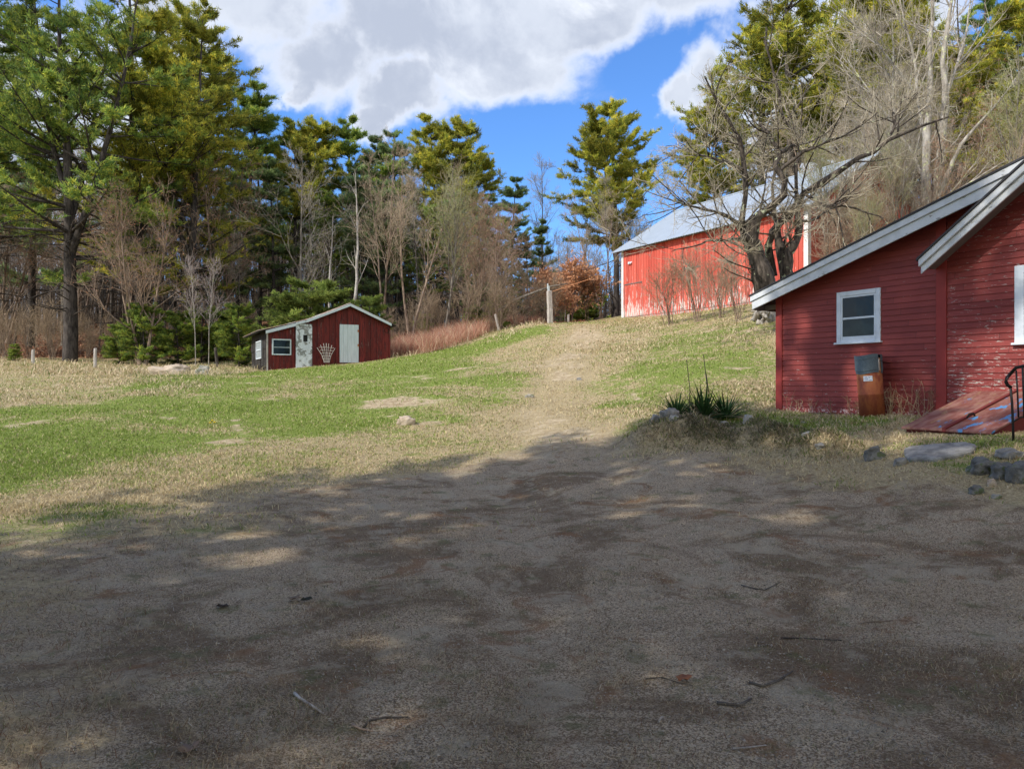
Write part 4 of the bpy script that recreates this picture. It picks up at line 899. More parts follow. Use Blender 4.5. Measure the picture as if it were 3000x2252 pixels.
K_pole = bare(26, 14, .085, .35, .13, 20, 62, 4, 3, 2, 1, ((.10, .085, .07), (.22, .19, .16)), 'bark_dark', up=.0)
K_birch = bare(27, 5.2, .035, .35, .22, 16, 26, 4, 3, 2, 1, ((.30, .25, .24), (.46, .39, .37)), 'bark_white', thin=.6)
K_maple = bare(28, 14, .20, .16, .42, 20, 40, 9, 6, 4, 2, ((.24, .205, .16), (.44, .39, .31)), 'bark_white', wob=.08)
K_snag = bare(29, 11, .17, .35, .16, 9, 30, 2, 1, 0, 1, GREYT, 'bark_dead', wob=.09)
K_shrub = bare(30, 2.4, .018, .05, .42, 5, 30, 4, 3, 1, 7, ((.24, .18, .12), (.44, .34, .24)), 'bark_tan', thin=.6, name="bare_shrub")
K_rshrub = bare(31, 2.6, .03, .1, .5, 7, 40, 5, 4, 2, 5, ((.26, .14, .09), (.40, .24, .15)), 'bark_tan', nb=2, thin=.7, leafc=[(.50, .24, .12), (.75, .44, .26)], name="beech_shrub")
# ---- tall pines at the left
plant(K_big1, 205, 44, -150, "pine_tree", "tallest dark-limbed pine at the far left with a forked trunk and low bare boughs", group=None, rot=.6)
plant(K_big2, 415, 49, -120, "pine_tree", "broad yellow-green pine between the forked far-left pine and the leaning one", rot=2.1)
plant(K_big2, 560, 50, 60, "pine_tree", "leaning-trunked pine at the right end of the tall left group", rot=4.0, lean=.03)
plant(K_big1, -60, 50, -60, "pine_tree", "pine cut by the left edge of the picture", rot=3.2)
plant(K_mid3, 90, 60, 60, "pine_tree", "thinner pine seen through the boughs at the far left", rot=1.2)
plant(K_mid1, 690, 60, 250, "pine_tree", "pine stepping down from the tall left group to the woodland edge", rot=1.)
plant(K_mid2, 505, 60, 120, "pine_tree", "pine crown showing just left of the leaning-trunked pine", rot=3.)
# ---- pines along the back of the wood
for k, px, Y, top, lb in ((K_mid2, 865, 62, 345, "yellow-green pine at the left of the back row above the shed"), (K_mid1, 945, 66, 395, "dark pine second from the left in the back row"), (K_mid1, 1015, 64, 372, "narrow dark-topped pine in the middle of the back row"),
                          (K_mid3, 1090, 62, 415, "soft grey-green pine just left of the round-crowned one"), (K_mid2, 1285, 66, 338, "broad round-crowned pine standing highest above the bare trees"), (K_mid2, 1370, 68, 440, "lower pine leaning out at the right of the round-crowned one"),
                          (K_mid3, 1160, 60, 400, "pointed pine tip left of the round-crowned pine"), (K_mid3, 1500, 58, 530, "blue-green young pine right of the bare trees, against the sky"), (K_mid3, 1430, 56, 585, "small blue-green pine at the foot of the blue sky gap"),
                          (K_mid3, 1590, 66, 650, "low dark pine behind the grey post"), (K_mid3, 760, 70, 330, "dim pine behind the reddish bare tree tops"), (K_mid1, 1225, 72, 430, "pine hidden behind the largest bare tree")):
    plant(k, px, Y, top, "pine_tree", lb)
plant(K_barnp, 1805, 57, 300, "pine_tree", "tall lone pine just left of the barn, clear against the sky", rot=.4)
plant(K_big2, 2330, 62, -220, "pine_tree", "huge pine behind the barn roof with boughs reaching left", rot=1.3)
plant(K_big2, 2230, 66, -40, "pine_tree", "full bright pine filling the sky left of the huge one behind the barn", rot=2.2)
plant(K_barnp, 2120, 60, 330, "pine_tree", "lower pine boughs behind the left half of the barn roof", rot=2.7)
for k, px, Y, top, lb in ((K_mid2, 2560, 56, -20, "pine right of the huge one behind the barn"), (K_mid2, 2680, 54, 40, "pine behind the pale twin-trunked maple"), (K_big1, 2870, 60, -60, "tall hazy pine above the house roof"),
                          (K_mid2, 3010, 50, 20, "pine at the right edge above the house"), (K_mid2, 2800, 50, 150, "low pine filling the gap above the house roof"), (K_barnp, 2930, 48, 250, "young pine close behind the house roof"), (K_mid3, 2590, 54, 420, "small pine between barn and pale maple"), (K_mid2, 2470, 62, 160, "pine behind the barn's right roof end")):
    plant(k, px, Y, top, "pine_tree", lb)
for i, (px, Y, top) in enumerate([(705, 56, 520), (800, 57, 480), (980, 56, 560), (1060, 55, 500), (1130, 54, 540), (1250, 55, 600), (1340, 55, 570), (1400, 54, 620), (1475, 55, 640), (1545, 58, 700), (620, 55, 600), (1180, 57, 470)]):
    plant([K_mid3, K_mid3, K_mid1][i % 3], px, Y, top, "pine_tree", "soft green understorey pine among the bare trees of the woodland edge", group="understorey pines at the wood's edge")
# ---- bare trees one can single out
for k, px, Y, top, lb in ((K_b3, 415, 42.5, 560, "reddish-budded bare tree by the fence left of the boulder"), (K_b1, 880, 48, 470, "grey bare tree rising behind the shed, leftmost of three"), (K_snag, 1030, 46, 500, "bleached dead tree with peeling bark behind the shed"),
                          (K_snag, 965, 47, 630, "shorter broken dead tree left of the bleached one"), (K_b2, 1205, 43, 455, "largest bare tree with lichened pale trunk right of the shed"), (K_b4, 1300, 45, 500, "green-tinged bare tree right of the largest one"),
                          (K_b3, 1390, 47, 600, "rust-tinted bare tree halfway to the grey post"), (K_b2, 1120, 50, 450, "two-stemmed tan bare tree behind the shed ridge"), (K_b5, 1590, 68, 480, "slender bare tree alone in the blue sky gap"), (K_b2, 1470, 49, 690, "low spreading bare tree left of the grey post"),
                          (K_b2, 1760, 50, 560, "slim bare trees at the barn's left corner, nearest the wall"), (K_b5, 1795, 53, 520, "tall slim trunk just left of the barn corner"), (K_b1, 1700, 58, 600, "thin grey tree left of the barn behind the leafy shrub"), (K_b4, 1850, 60, 560, "greenish bare tree behind the barn's left roof corner"),
                          (K_b5, 2470, 36, 500, "thin pale trunk beside the barn's shaded end"), (K_b1, 2560, 38, 250, "bare tree left of the pale maple"), (K_b4, 2900, 36, 180, "greenish bare tree right of the pale maple above the house"), (K_b1, 2620, 44, 300, "fine grey tree between barn end and pale maple"), (K_b2, 2990, 34, 300, "bare tree at the right edge above the house roof"),
                          (K_b2, 2420, 50, 300, "bare tree rising behind the barn roof"), (K_b3, 2820, 44, 330, "reddish bare tree low above the house roof"), (K_b1, 2200, 56, 380, "bare tree behind the middle of the barn roof"), (K_b4, 2500, 33, 560, "greenish bare tree screening the barn's shaded end"), (K_b2, 2580, 34, 520, "tan bare tree right of the barn's shaded end"), (K_b3, 2430, 34, 600, "low reddish bare tree at the barn's right corner")):
    plant(k, px, Y, top, "bare_tree", lb)
for px, top, rt in ((573, 780, 0), (612, 785, 2)): plant(K_birch, px, 41.5, top, "birch_sapling", "left white birch sapling behind the pale stone" if px < 600 else "right white birch sapling behind the pale stone", rot=rt)
plant(K_maple, 2650, 40, 60, "maple_tree", "smaller pale maple left of the twin-trunked one", rot=3)
# ---- the wood behind: many alike
rg = random.Random(77); n = 0
def wood(k, px, Y, top, nm, lb, gr): plant(k, px, Y, top, nm, lb, group=gr)
for i in range(62):
    px = rg.uniform(-150, 1480); Y = rg.uniform(50, 96); kk = rg.choice([K_b1, K_b2, K_b4, K_b5, K_b5, K_b3]); base = 900 if px < 1100 else 940
    wood(kk, px, Y, rg.uniform(480, 700) + (120 if px > 1400 else 0) - (60 if px < 700 else 0), "bare_tree", "bare grey-brown tree among others deep in the wood", "bare trees deep in the wood")
for i in range(96):
    px = rg.uniform(-150, 1450); Y = rg.uniform(52, 92)
    wood(K_pole, px, Y, rg.uniform(470, 720), "bare_tree", "straight dark pole-like trunk standing in the wood", "dark pole trunks in the wood")
for i in range(34):
    px = rg.uniform(-150, 1420); Y = rg.uniform(68, 108)
    wood(K_forest, px, Y, (rg.uniform(420, 600) if px < 1250 else rg.uniform(560, 680)), "pine_tree", "dark pine deep in the wood behind the clearing", "dark pines deep in the wood")
for i in range(16):
    px = rg.uniform(1560, 1880); Y = rg.uniform(52, 85)
    wood(rg.choice([K_b5, K_b2, K_b1, K_b4]), px, Y, rg.uniform(640, 760), "bare_tree", "slender bare tree beyond the top of the track", "slender trees beyond the top of the track")
for i in range(8):
    px = rg.uniform(2380, 3080); Y = rg.uniform(42, 66)
    wood(rg.choice([K_b1, K_b2, K_b4, K_b5, K_b3]), px, Y, rg.uniform(60, 380), "bare_tree", "bare tree in the thicket beyond the barn and house", "bare trees beyond the house")
for i in range(12):
    px = rg.uniform(2350, 3120); Y = rg.uniform(62, 84)
    wood(rg.choice([K_forest, K_mid3]), px, Y, rg.uniform(120, 420), "pine_tree", "far pine in the wood on the hill behind the house", "far pines behind the house")
for i in range(11):
    px = rg.uniform(2385, 2700); Y = rg.uniform(32.5, 35) + (px - 2385) / 315 * 3
    plant(rg.choice([K_b1, K_b2, K_b4, K_b3]), px, Y, None, "bare_tree", "spindly bare sapling crowding the barn's shaded end", group="saplings at the barn's end", sc=rg.uniform(.38, .60))
# ---- young pines and shrubs
for k, px, Y, top, sx, lb in ((K_young1, 420, 42.5, 905, 1.1, "young pine bush left of the birch saplings"), (K_young1, 520, 43.5, 925, 1.2, "young pine bush behind the boulder"), (K_young1, 590, 44.5, 915, 1.3, "young pine bush behind the birch saplings"), (K_young1, 700, 42, 905, 1.0, "young pine bush at the left end of the shed"),
                             (K_young2, 905, 41.5, 838, 1.35, "bright green young pine showing above the shed's low roof"), (K_young2, 985, 43, 868, 1.2, "bright green young pine behind the shed's ridge"), (K_young2, 1085, 43, 880, .9, "young pine behind the shed's right roof slope"), (K_young1, 1390, 45.5, 905, 1.3, "dark young pine behind the red brush"), (K_young1, 1450, 47, 875, 1., "taller dark young pine behind the red brush"),
                             (K_young1, 350, 43.5, 960, 1.1, "low young pine left of the red-budded tree"), (K_young1, 660, 46, 925, 1.3, "young pine bush between birches and shed"), (K_young1, 1690, 55, 880, 1.6, "young pine under the orange-leaved shrub"), (K_young1, 1740, 57, 850, 1.2, "young pine left of the barn corner"), (K_young1, 1240, 47, 925, 1.3, "low dark young pine right of the largest bare tree"), (K_young1, 45, 43, 1010, 1.1, "low young pine by the leftmost fence post")):
    plant(k, px, Y, top, "young_pine", lb, sx=sx)
for px, Y, top, sx, lb in ((1590, 49, 825, 1.0, "orange-leaved shrub left of the grey post"), (1665, 50, 800, 1.1, "orange-leaved shrub just right of the grey post"), (1715, 51, 815, .9, "orange-leaved shrub nearest the barn"), (1640, 47.5, 862, .9, "low orange-leaved shrub behind the grey post")):
    plant(K_rshrub, px, Y, top, "beech_shrub", lb, "shrub", sx=sx)
for i, (px, Y, top) in enumerate([(1960, 33, 800), (2040, 32, 770), (2110, 31, 775), (2160, 28, 800)]):
    plant(K_shrub, px, Y, top, "bare_shrub", "bare twiggy shrub on the bank in front of the barn", "shrub", "bare shrubs in front of the barn", sx=1.1)
for i in range(30):
    px = rg.choice([rg.uniform(-50, 720), rg.uniform(1150, 1620)]); Y = rg.uniform(43.5, 50)
    plant(K_shrub, px, Y, None, "bare_shrub", "leafless undergrowth shrub at the edge of the wood", "shrub", "undergrowth shrubs at the wood's edge", sc=rg.uniform(.6, 1.3))
# ---- pines standing outside the view, behind and left of the camera; they shade the yard
for i, (x, y, s) in enumerate([(-18, -3, .92), (-24, -5, .9), (-11.5, 1.8, 1.12), (-13, -3, .95), (-15.5, -.6, 1.1), (-29, -5, 1.), (-17, -9, .9), (-24, -12, .9), (-8, -3.5, 1.0), (-10, -9, .9), (-4, -7, 1.), (-1, -12, .95), (5, -11, .95), (-8, -15, .9), (10, -15, 1.), (-14, -15, .9), (-35, -10, 1.), (-5, -.8, 1.05), (0, -3.2, 1.05), (4.5, -6, 1.05)]):
    plant([K_shade, K_shade, K_mid1][i % 3], 0, y, None, "pine_tree", "pine shading the yard from outside the left edge of the view", group="pines shading the yard", X=x, sc=s * 1.05, sx=1.1, rot=i)
# ---- the depth of the wood: thin stems and saplings past counting
def far_wood():
    rng = np.random.default_rng(55); n = 2600; Y = rng.uniform(74, 122, n); px = rng.uniform(-260, 1900, n); X = (px - 1500) / F * Y; Z = H(X, Y, False)
    h = rng.uniform(5, 13, n) * np.where(px > 1150, np.where(px > 1450, .5, .62), 1); r = rng.uniform(.03, .12, n); P, Rr = grow(rng, np.stack([X, Y, Z - .2], 1), np.stack([rng.normal(0, .05, n), rng.normal(0, .05, n), np.ones(n)], 1), h, 5, .03, .05, r, r * .25); a = tubes(P, Rr, 3)
    b, d, rr, t, pi = spawn(rng, P, Rr, 9, .15, 1, R(48), .3); P2, R2 = grow(rng, b, d, rng.uniform(.5, 2.4, len(b)), 4, .1, .06, np.full(len(b), .026), np.full(len(b), .010)); c = tubes(P2, R2, 3)
    b, d, rr, t, pi = spawn(rng, P2, R2, 3, .2, 1, R(40), .3); P3, R3 = grow(rng, b, d, rng.uniform(.3, 1., len(b)), 3, .1, .06, np.full(len(b), .015), np.full(len(b), .008)); e = tubes(P3, R3, 3)
    V, Fq = joinVF([a, c, e]); v = np.concatenate([np.repeat(rng.random(n), 15), rng.random(len(V) - n * 15)])[:, None]; col = np.array([.065, .052, .042]) * (1 - v) + np.array([.24, .195, .155]) * v
    tag(mesh_np("far_wood", V, Fq, M['twig'], None, col), "dense thicket of thin bare stems filling the depth of the wood", "woodland", kind='stuff')
far_wood()
# ------------------------------------------------------------------ the old apple tree: main limbs laid out one by one
def limb_tree(name, polys, Y0, bark, tw, lv, loc_px, label, cat, seed=5, scale_r=1.):
    """polys: list of (points [(px,py,dY,radius_m)...])"""
    rng = np.random.default_rng(seed); bx, by = (loc_px - 1500) / F * Y0, Y0; bz = gz(bx, by); o = empty(name, (bx, by, bz), 0, label, cat)
    tr = []; PP = []; RR = []
    for pl in polys:
        pts = np.array([((px - 1500) / F * (Y0 + dy) - bx, dy, pz(Y0 + dy, py) - bz) for px, py, dy, r in pl]); rad = np.array([p[3] for p in pl]) * scale_r
        n = 14; s = np.linspace(0, len(pts) - 1, n); i = np.minimum(s.astype(int), len(pts) - 2); w = s - i
        # catmull-rom
        g_ = lambda k: pts[np.clip(k, 0, len(pts) - 1)]; w3 = w[:, None]
        P = .5 * ((2 * g_(i)) + (g_(i + 1) - g_(i - 1)) * w3 + (2 * g_(i - 1) - 5 * g_(i) + 4 * g_(i + 1) - g_(i + 2)) * w3 ** 2 + (3 * g_(i) - 3 * g_(i + 1) + g_(i + 2) - g_(i - 1)) * w3 ** 3)
        Rr = rad[i] * (1 - w) + rad[i + 1] * w; Rr = Rr * (1 + .12 * rng.normal(0, 1, n)); P = P + rng.normal(0, .02, P.shape); P[0] = pts[0]
        PP.append(P); RR.append(np.abs(Rr))
    PP = np.array(PP); RR = np.array(RR); tr.append(tubes(PP, RR, 10)); cr = []
    P, Rr = PP, RR; n0 = len(PP)
    for li, (cnt, t0, ang, L0, L1, r0, r1, wob, up, n, k) in enumerate(lv):
        b, d, rr, t, pi = spawn(rng, P, Rr, cnt, t0, 1, R(ang), .3); L = rng.uniform(L0, L1, len(b)); P, Rr = grow(rng, b, d, L, n, wob, up, np.minimum(rr * .7, r0 * np.ones(len(b))), np.full(len(b), r1))
        (tr if li == 0 else cr).append(tubes(P, Rr, k))
    Vt, Ft = joinVF(tr); Vc, Fc = joinVF(cr); tw = np.array(tw); cc = tw[0] + (tw[1] - tw[0]) * np.repeat(rng.random(len(Vc) // 6 + 1), 6)[:len(Vc), None]
    mesh_np("trunk", Vt, Ft, M[bark], o, None, True); mesh_np("crown", Vc, Fc, M['twig'], o, cc); return o
LV = [(9, .18, 52, .7, 2.2, .035, .012, .10, .05, 7, 5), (6, .15, 45, .35, 1.1, .014, .006, .11, .06, 5, 4), (4, .1, 42, .15, .55, .007, .004, .1, .05, 4, 3), (3, .1, 40, .06, .25, .0042, .003, .1, .03, 3, 3)]
limb_tree("apple_tree", [
    [(2252, 905, 0, .42), (2239, 822, 0, .34), (2221, 761, 0, .30), (2197, 707, .1, .22), (2172, 660, .2, .17)],
    [(2221, 770, 0, .24), (2203, 690, -.1, .2), (2215, 641, -.2, .15), (2239, 617, -.3, .12), (2290, 581, -.5, .11), (2299, 535, -.6, .10), (2281, 505, -.6, .09), (2272, 478, -.5, .085), (2287, 448, -.4, .075), (2269, 427, -.4, .065), (2254, 400, -.3, .05), (2223, 366, 0, .04)],
    [(2171, 665, .2, .13), (2176, 623, .4, .095), (2182, 563, .5, .09), (2182, 520, .5, .09), (2173, 454, .5, .075), (2164, 406, .4, .07), (2139, 358, .2, .06), (2099, 298, 0, .045), (2064, 224, -.3, .03)],
    [(2287, 448, -.4, .07), (2310, 430, -.2, .06), (2350, 422, .2, .05), (2325, 385, .3, .055), (2292, 340, .3, .06), (2285, 290, .2, .05), (2270, 230, 0, .04), (2240, 120, .2, .025)],
    [(2167, 665, 0, .1), (2131, 632, -.6, .06), (2076, 617, -1.0, .045), (2010, 599, -1.5, .025), (1960, 600, -1.9, .012)],
    [(2195, 700, 0, .1), (2150, 702, -.7, .05), (2100, 704, -1.1, .035), (2040, 719, -1.6, .025), (1968, 734, -2.1, .012)],
    [(2182, 500, .5, .06), (2120, 470, .2, .045), (2050, 455, -.2, .03), (1990, 420, -.5, .015)],
    [(2285, 500, -.5, .06), (2340, 455, -.8, .05), (2400, 425, -1.1, .04), (2470, 400, -1.3, .03), (2540, 350, -1.5, .015)]],
    24, 'bark_apple', ((.28, .24, .18), (.56, .50, .39)), LV, 2252, "gnarled old apple tree, dark left trunk of the pair in front of the barn", "tree", 5)
limb_tree("apple_tree", [
    [(2312, 900, 0, .34), (2305, 807, 0, .27), (2291, 745, 0, .2), (2283, 700, 0, .13), (2272, 640, .2, .08), (2262, 570, .3, .06), (2268, 490, .4, .045), (2255, 410, .4, .02)],
    [(2262, 810, .3, .16), (2251, 720, .2, .15), (2262, 680, .1, .14), (2285, 650, 0, .13), (2311, 632, -.2, .13), (2338, 593, -.4, .12), (2352, 567, -.5, .11), (2402, 541, -.7, .10), (2462, 496, -.9, .09), (2513, 466, -1.0, .08), (2560, 447, -1.1, .07), (2600, 415, -1.2, .06), (2700, 368, -1.4, .04), (2780, 346, -1.6, .025)],
    [(2311, 815, 0, .2), (2308, 761, 0, .17), (2325, 715, 0, .15), (2342, 677, .1, .12), (2338, 623, .2, .10), (2332, 569, .2, .08), (2332, 478, .3, .06)],
    [(2600, 415, -1.2, .05), (2620, 370, -1.0, .04), (2625, 335, -.9, .03), (2650, 280, -.8, .02)],
    [(2352, 567, -.5, .06), (2420, 600, -.9, .045), (2500, 610, -1.2, .03), (2590, 640, -1.5, .015)],
    [(2330, 650, .1, .06), (2390, 640, .5, .04), (2450, 600, .9, .03), (2520, 560, 1.2, .015)]],
    24.6, 'bark_apple', ((.28, .24, .18), (.56, .50, .39)), LV, 2312, "gnarled old apple tree with a long limb reaching right over the house roof", "tree", 9)
limb_tree("maple_tree", [
    [(2722, 800, 0, .34), (2716, 640, 0, .30), (2712, 520, 0, .27), (2716, 420, 0, .24), (2722, 330, .1, .2), (2728, 250, .1, .16), (2722, 150, .2, .13), (2735, 50, .2, .10), (2725, -80, .2, .07), (2735, -250, 0, .03)],
    [(2735, 800, 0, .32), (2738, 620, 0, .28), (2752, 480, 0, .25), (2762, 380, 0, .22), (2768, 280, -.2, .18), (2762, 180, -.3, .15), (2775, 90, -.4, .11), (2790, -20, -.4, .08), (2800, -220, -.3, .03)],
    [(2755, 560, 0, .16), (2790, 480, -.5, .13), (2820, 420, -.8, .11), (2880, 350, -1.2, .08), (2950, 270, -1.6, .05), (3010, 180, -2., .02)],
    [(2716, 430, .2, .14), (2690, 300, .5, .11), (2680, 180, .8, .09), (2650, 60, 1., .06), (2620, -60, 1.2, .03)],
    [(2718, 560, 0, .12), (2680, 460, .6, .09), (2640, 400, 1., .07), (2570, 300, 1.4, .05), (2480, 170, 1.8, .02)],
    [(2765, 300, 0, .11), (2800, 200, .5, .09), (2830, 90, .9, .06), (2850, -50, 1.2, .03)],
    [(2740, 600, 0, .10), (2800, 560, -.6, .07), (2900, 500, -1.2, .05), (3000, 440, -1.8, .02)],
    [(2722, 330, 0, .1), (2640, 220, -.4, .06), (2560, 120, -.7, .04), (2430, 20, -1., .02)]],
    37, 'bark_white', ((.30, .26, .20), (.58, .52, .42)), [(9, .2, 40, 1.2, 3.8, .045, .014, .07, .09, 8, 5), (5, .12, 38, .6, 1.7, .017, .008, .08, .07, 5, 4), (4, .1, 36, .25, .9, .009, .006, .09, .05, 4, 3), (2, .1, 35, .12, .4, .006, .004, .1, .04, 3, 3)], 2728, "pale lichened maple with tall twin trunks above the house roof", "tree", 15, .8)
# ------------------------------------------------------------------ stones
def rock(name, px, py, w, h, mat, label, cat="stone", seed=1, depth=None, Y=None, group=None, sink=.3, rough=.3, sub=4):
    if Y is None: X, Y = at(px, py)
    else: X = (px - 1500) / F * Y
    W = w / F * Y; Hh = h / F * Y; depth = depth or W * .7
    import bmesh
    bm = bmesh.new(); bmesh.ops.create_icosphere(bm, subdivisions=sub, radius=1)
    for v in bm.verts:
        p = v.co; q = p.copy(); n1 = mnoise.noise(q * 1.1 + Vector((seed * 7.3, 0, 0))); n2 = mnoise.noise(q * 2.7 + Vector((0, seed * 3.1, 0))); n3 = mnoise.noise(q * 7 + Vector((0, 0, seed * 2.)))
        s_ = 1 + rough * (1.5 * n1 + .7 * n2 + .25 * n3)
        e = [math.copysign(abs(c) ** .8, c) for c in p]; v.co = Vector((e[0] * W * .5 * s_, e[1] * depth * .5 * s_, e[2] * Hh * (.5 + sink) * s_))
    me = bpy.data.meshes.new(name); bm.to_mesh(me); bm.free(); me.polygons.foreach_set('use_smooth', [True] * len(me.polygons)); me.materials.append(M[mat])
    o = bpy.data.objects.new(name, me); COL.objects.link(o); o.location = (X, Y, gz(X, Y) + Hh * (.5 - sink)); return tag(o, label, cat, group)
rock("boulder", 496, 1097, 108, 30, 'boulder', "long tan boulder at the edge of the field left of the shed", "boulder", 3, 1.1)
rock("stone", 592, 1098, 36, 26, 'boulder_pale', "pale lichened stone right of the tan boulder", seed=5)
rock("stone", 1187, 1241, 46, 24, 'boulder', "pinkish-white stone alone in the lawn", seed=6)
rock("stone", 1552, 1159, 24, 8, 'boulder_pale', "flat white stone in the middle of the slope", seed=7)
rock("stone", 1697, 1110, 16, 7, 'stone_grey', "small bluish stone on the track", seed=8)
rock("stone", 2005, 1178, 1, 1, 'stone_grey', "x", seed=8) if False else None
rock("stone", 1922, 1205, 34, 30, 'stone_grey', "upright brown-grey stone left of the yucca", seed=9, Y=13.2)
rock("stone", 1962, 1213, 52, 28, 'stone_grey', "long dark stone between the upright stone and the yucca", seed=10, Y=13.0)
rock("stone", 1972, 1225, 26, 14, 'boulder_pale', "mossy small stone in front of the long dark stone", seed=11, Y=12.8)
rock("stone", 2172, 1203, 24, 10, 'boulder', "rounded pinkish stone right of the yucca", seed=12, Y=13.9)
for i, (px, py, w, h, Y, mt, lb) in enumerate([(2122, 1250, 20, 10, 12.6, 'boulder_pale', "white stone at the left end of the grassy bank"), (2192, 1254, 28, 20, 12.3, 'boulder_pale', "pale bluish stone on the bank with a dark gap below it"), (2312, 1252, 20, 9, 12.9, 'boulder_pale', "small pale stone in the grass above the bank"),
                                  (2366, 1292, 30, 14, 11.2, 'boulder_pale', "pale stone near the right end of the bank"), (2402, 1300, 26, 12, 10.8, 'stone_grey', "grey stone at the right end of the bank"), (2562, 1335, 56, 34, 9.9, 'stone_dark', "dark mossy stone left of the flat step stone"),
                                  (2636, 1352, 34, 20, 9.4, 'stone_grey', "grey stone touching the left end of the step"), (2355, 1244, 16, 6, 13.2, 'boulder_pale', "tiny pale stone under the red wall")]):
    rock("stone", px, py, w, h, mt, lb, seed=20 + i, Y=Y)
for i, (px, py, w, h, Y, mt, lb) in enumerate([(2955, 1300, 74, 24, 8.9, 'stone_grey', "flat bluish-grey stone on top of the heap by the railing"), (2880, 1345, 84, 36, 8.6, 'stone_dark', "slanting dark stone at the left of the heap by the railing"), (2945, 1352, 86, 38, 8.4, 'stone_dark', "round dark stone in the middle of the heap"),
                                  (3000, 1357, 90, 46, 8.2, 'stone_dark', "dark stone of the heap cut by the right edge"), (2905, 1345, 22, 18, 8.2, 'boulder', "small pinkish stone low in the heap"), (2920, 1392, 26, 12, 7.9, 'boulder_pale', "small pale stone below the heap"), (2860, 1388, 40, 22, 8.1, 'stone_dark', "low dark stone in front of the heap")]):
    rock("stone", px, py, w, h, mt, lb, seed=40 + i, Y=Y)
def step_stone():
    pts = [(2648, 1332), (2668, 1326), (2740, 1318), (2830, 1314), (2862, 1322), (2850, 1338), (2795, 1352), (2740, 1362), (2665, 1361), (2650, 1350)]
    W3 = [at(px, py - 6, 4) for px, py in pts]; cx = sum(p[0] for p in W3) / len(W3); cy = sum(p[1] for p in W3) / len(W3)
    A_ = np.array([(x - cx, y - cy, 1) for x, y in W3]); co = np.linalg.lstsq(A_, np.array([gz(*p) for p in W3]), rcond=None)[0]; zz = A_ @ co; z = float(co[2])
    m = MB(); n = len(W3); m.v = [(p[0] - cx, p[1] - cy, zz[i] - z + .055) for i, p in enumerate(W3)] + [(p[0] - cx, p[1] - cy, zz[i] - z - .15) for i, p in enumerate(W3)]
    m.f = [tuple(range(n)), tuple(range(2 * n - 1, n - 1, -1))] + [(i, i + n, (i + 1) % n + n, (i + 1) % n) for i in range(n)]
    o = m.build("step_stone", M['stone_grey'], None, False, .02); o.location = (cx, cy, z); tag(o, "flat grey granite slab lying in the grass before the hatch", "step")
step_stone()
# old root stump left of the house roof
def stump():
    X, Y = (2238 - 1500) / F * 26, 26; z = gz(X, Y); o = empty("tree_stump", (X, Y, z), 0, "pale tangled root stump on the bank at the left tip of the house roof", "stump"); rng = random.Random(6)
    for i in range(34):
        a = rng.uniform(0, 6.28); l = rng.uniform(.25, .7); r = rng.uniform(.05, .12); p = Vector((rng.uniform(-.35, .35), rng.uniform(-.2, .2), rng.uniform(.0, .45))); q = p + Vector((math.cos(a) * l * .7, math.sin(a) * l * .5, rng.uniform(-.3, .35)))
        mm = MB().tube([p, (p + q) / 2 + Vector((0, 0, rng.uniform(-.06, .1))), q], [r, r * .8, r * .35], 7)
        if i == 0: big = mm
        else: big.tube([p, (p + q) / 2 + Vector((0, 0, rng.uniform(-.06, .1))), q], [r, r * .8, r * .35], 7)
    big.build("roots", M['bark_dead'], o, True)
    MB().tube([(.15, 0, -.2), (.2, 0, .35), (.3, .05, .85)], [.30, .24, .16], 10).build("trunk", M['bark_dead'], o, True)
stump()
# ------------------------------------------------------------------ yucca
def yucca():
    X, Y = at(2050, 1198); Y = 13.7; X = (2050 - 1500) / F * Y; o = empty("yucca_plant", (X, Y, gz(X, Y)), 0, "dark green spiky yucca clump beside the house", "plant"); rng = np.random.default_rng(3)
    for ci, (dx, dy, n, L) in enumerate([(-.42, 0, 60, .66), (.08, -.08, 80, .78), (.50, .05, 50, .70), (.02, .26, 40, .7)]):
        V = []; Fq = []
        for i in range(n):
            a = rng.uniform(0, 6.28); el = rng.uniform(.12, 1.35); l = L * rng.uniform(.65, 1.05); d = np.array([math.cos(a) * math.cos(el), math.sin(a) * math.cos(el), math.sin(el)]); s = nrm(np.cross(d, [0, 0, 1.])) * .020
            droop = np.array([0, 0, -1.]) * l * .10 * math.cos(el); up = np.cross(s, d) * .5; b = np.array([dx, dy, .04]); k = len(V)
            V += [b - s * .7, b + s * .7, b + d * l * .5 - s, b + d * l * .5 + s, b + d * l + droop, b + up * .6, b + d * l * .5 + up]
            Fq += [(k, k + 5, k + 6, k + 2), (k + 5, k + 1, k + 3, k + 6)]; Fq += [(k + 2, k + 6, k + 4, k + 4)]; Fq += [(k + 6, k + 3, k + 4, k + 4)]
        Fq = np.array(Fq); T = Fq[Fq[:, 2] == Fq[:, 3]][:, :3]; Q = Fq[Fq[:, 2] != Fq[:, 3]]
        col = np.repeat(np.where(rng.random((n, 1)) < .13, np.array([[.20, .15, .08]]), np.array([[.035, .075, .022]]) * rng.uniform(.6, 1.7, (n, 1))), 7, 0)
        mesh_np("rosette", np.array(V), [Q, T], M['blade'], o, col)
    for dx, h in ((-.2, 1.15), (.12, 1.25), (.16, .9)): MB().tube([(dx, 0, .1), (dx + .02, 0, h * .5), (dx - .03 * h, .05, h)], .007, 5).build("dry_stalk", M['bark_dark'], o)
yucca()
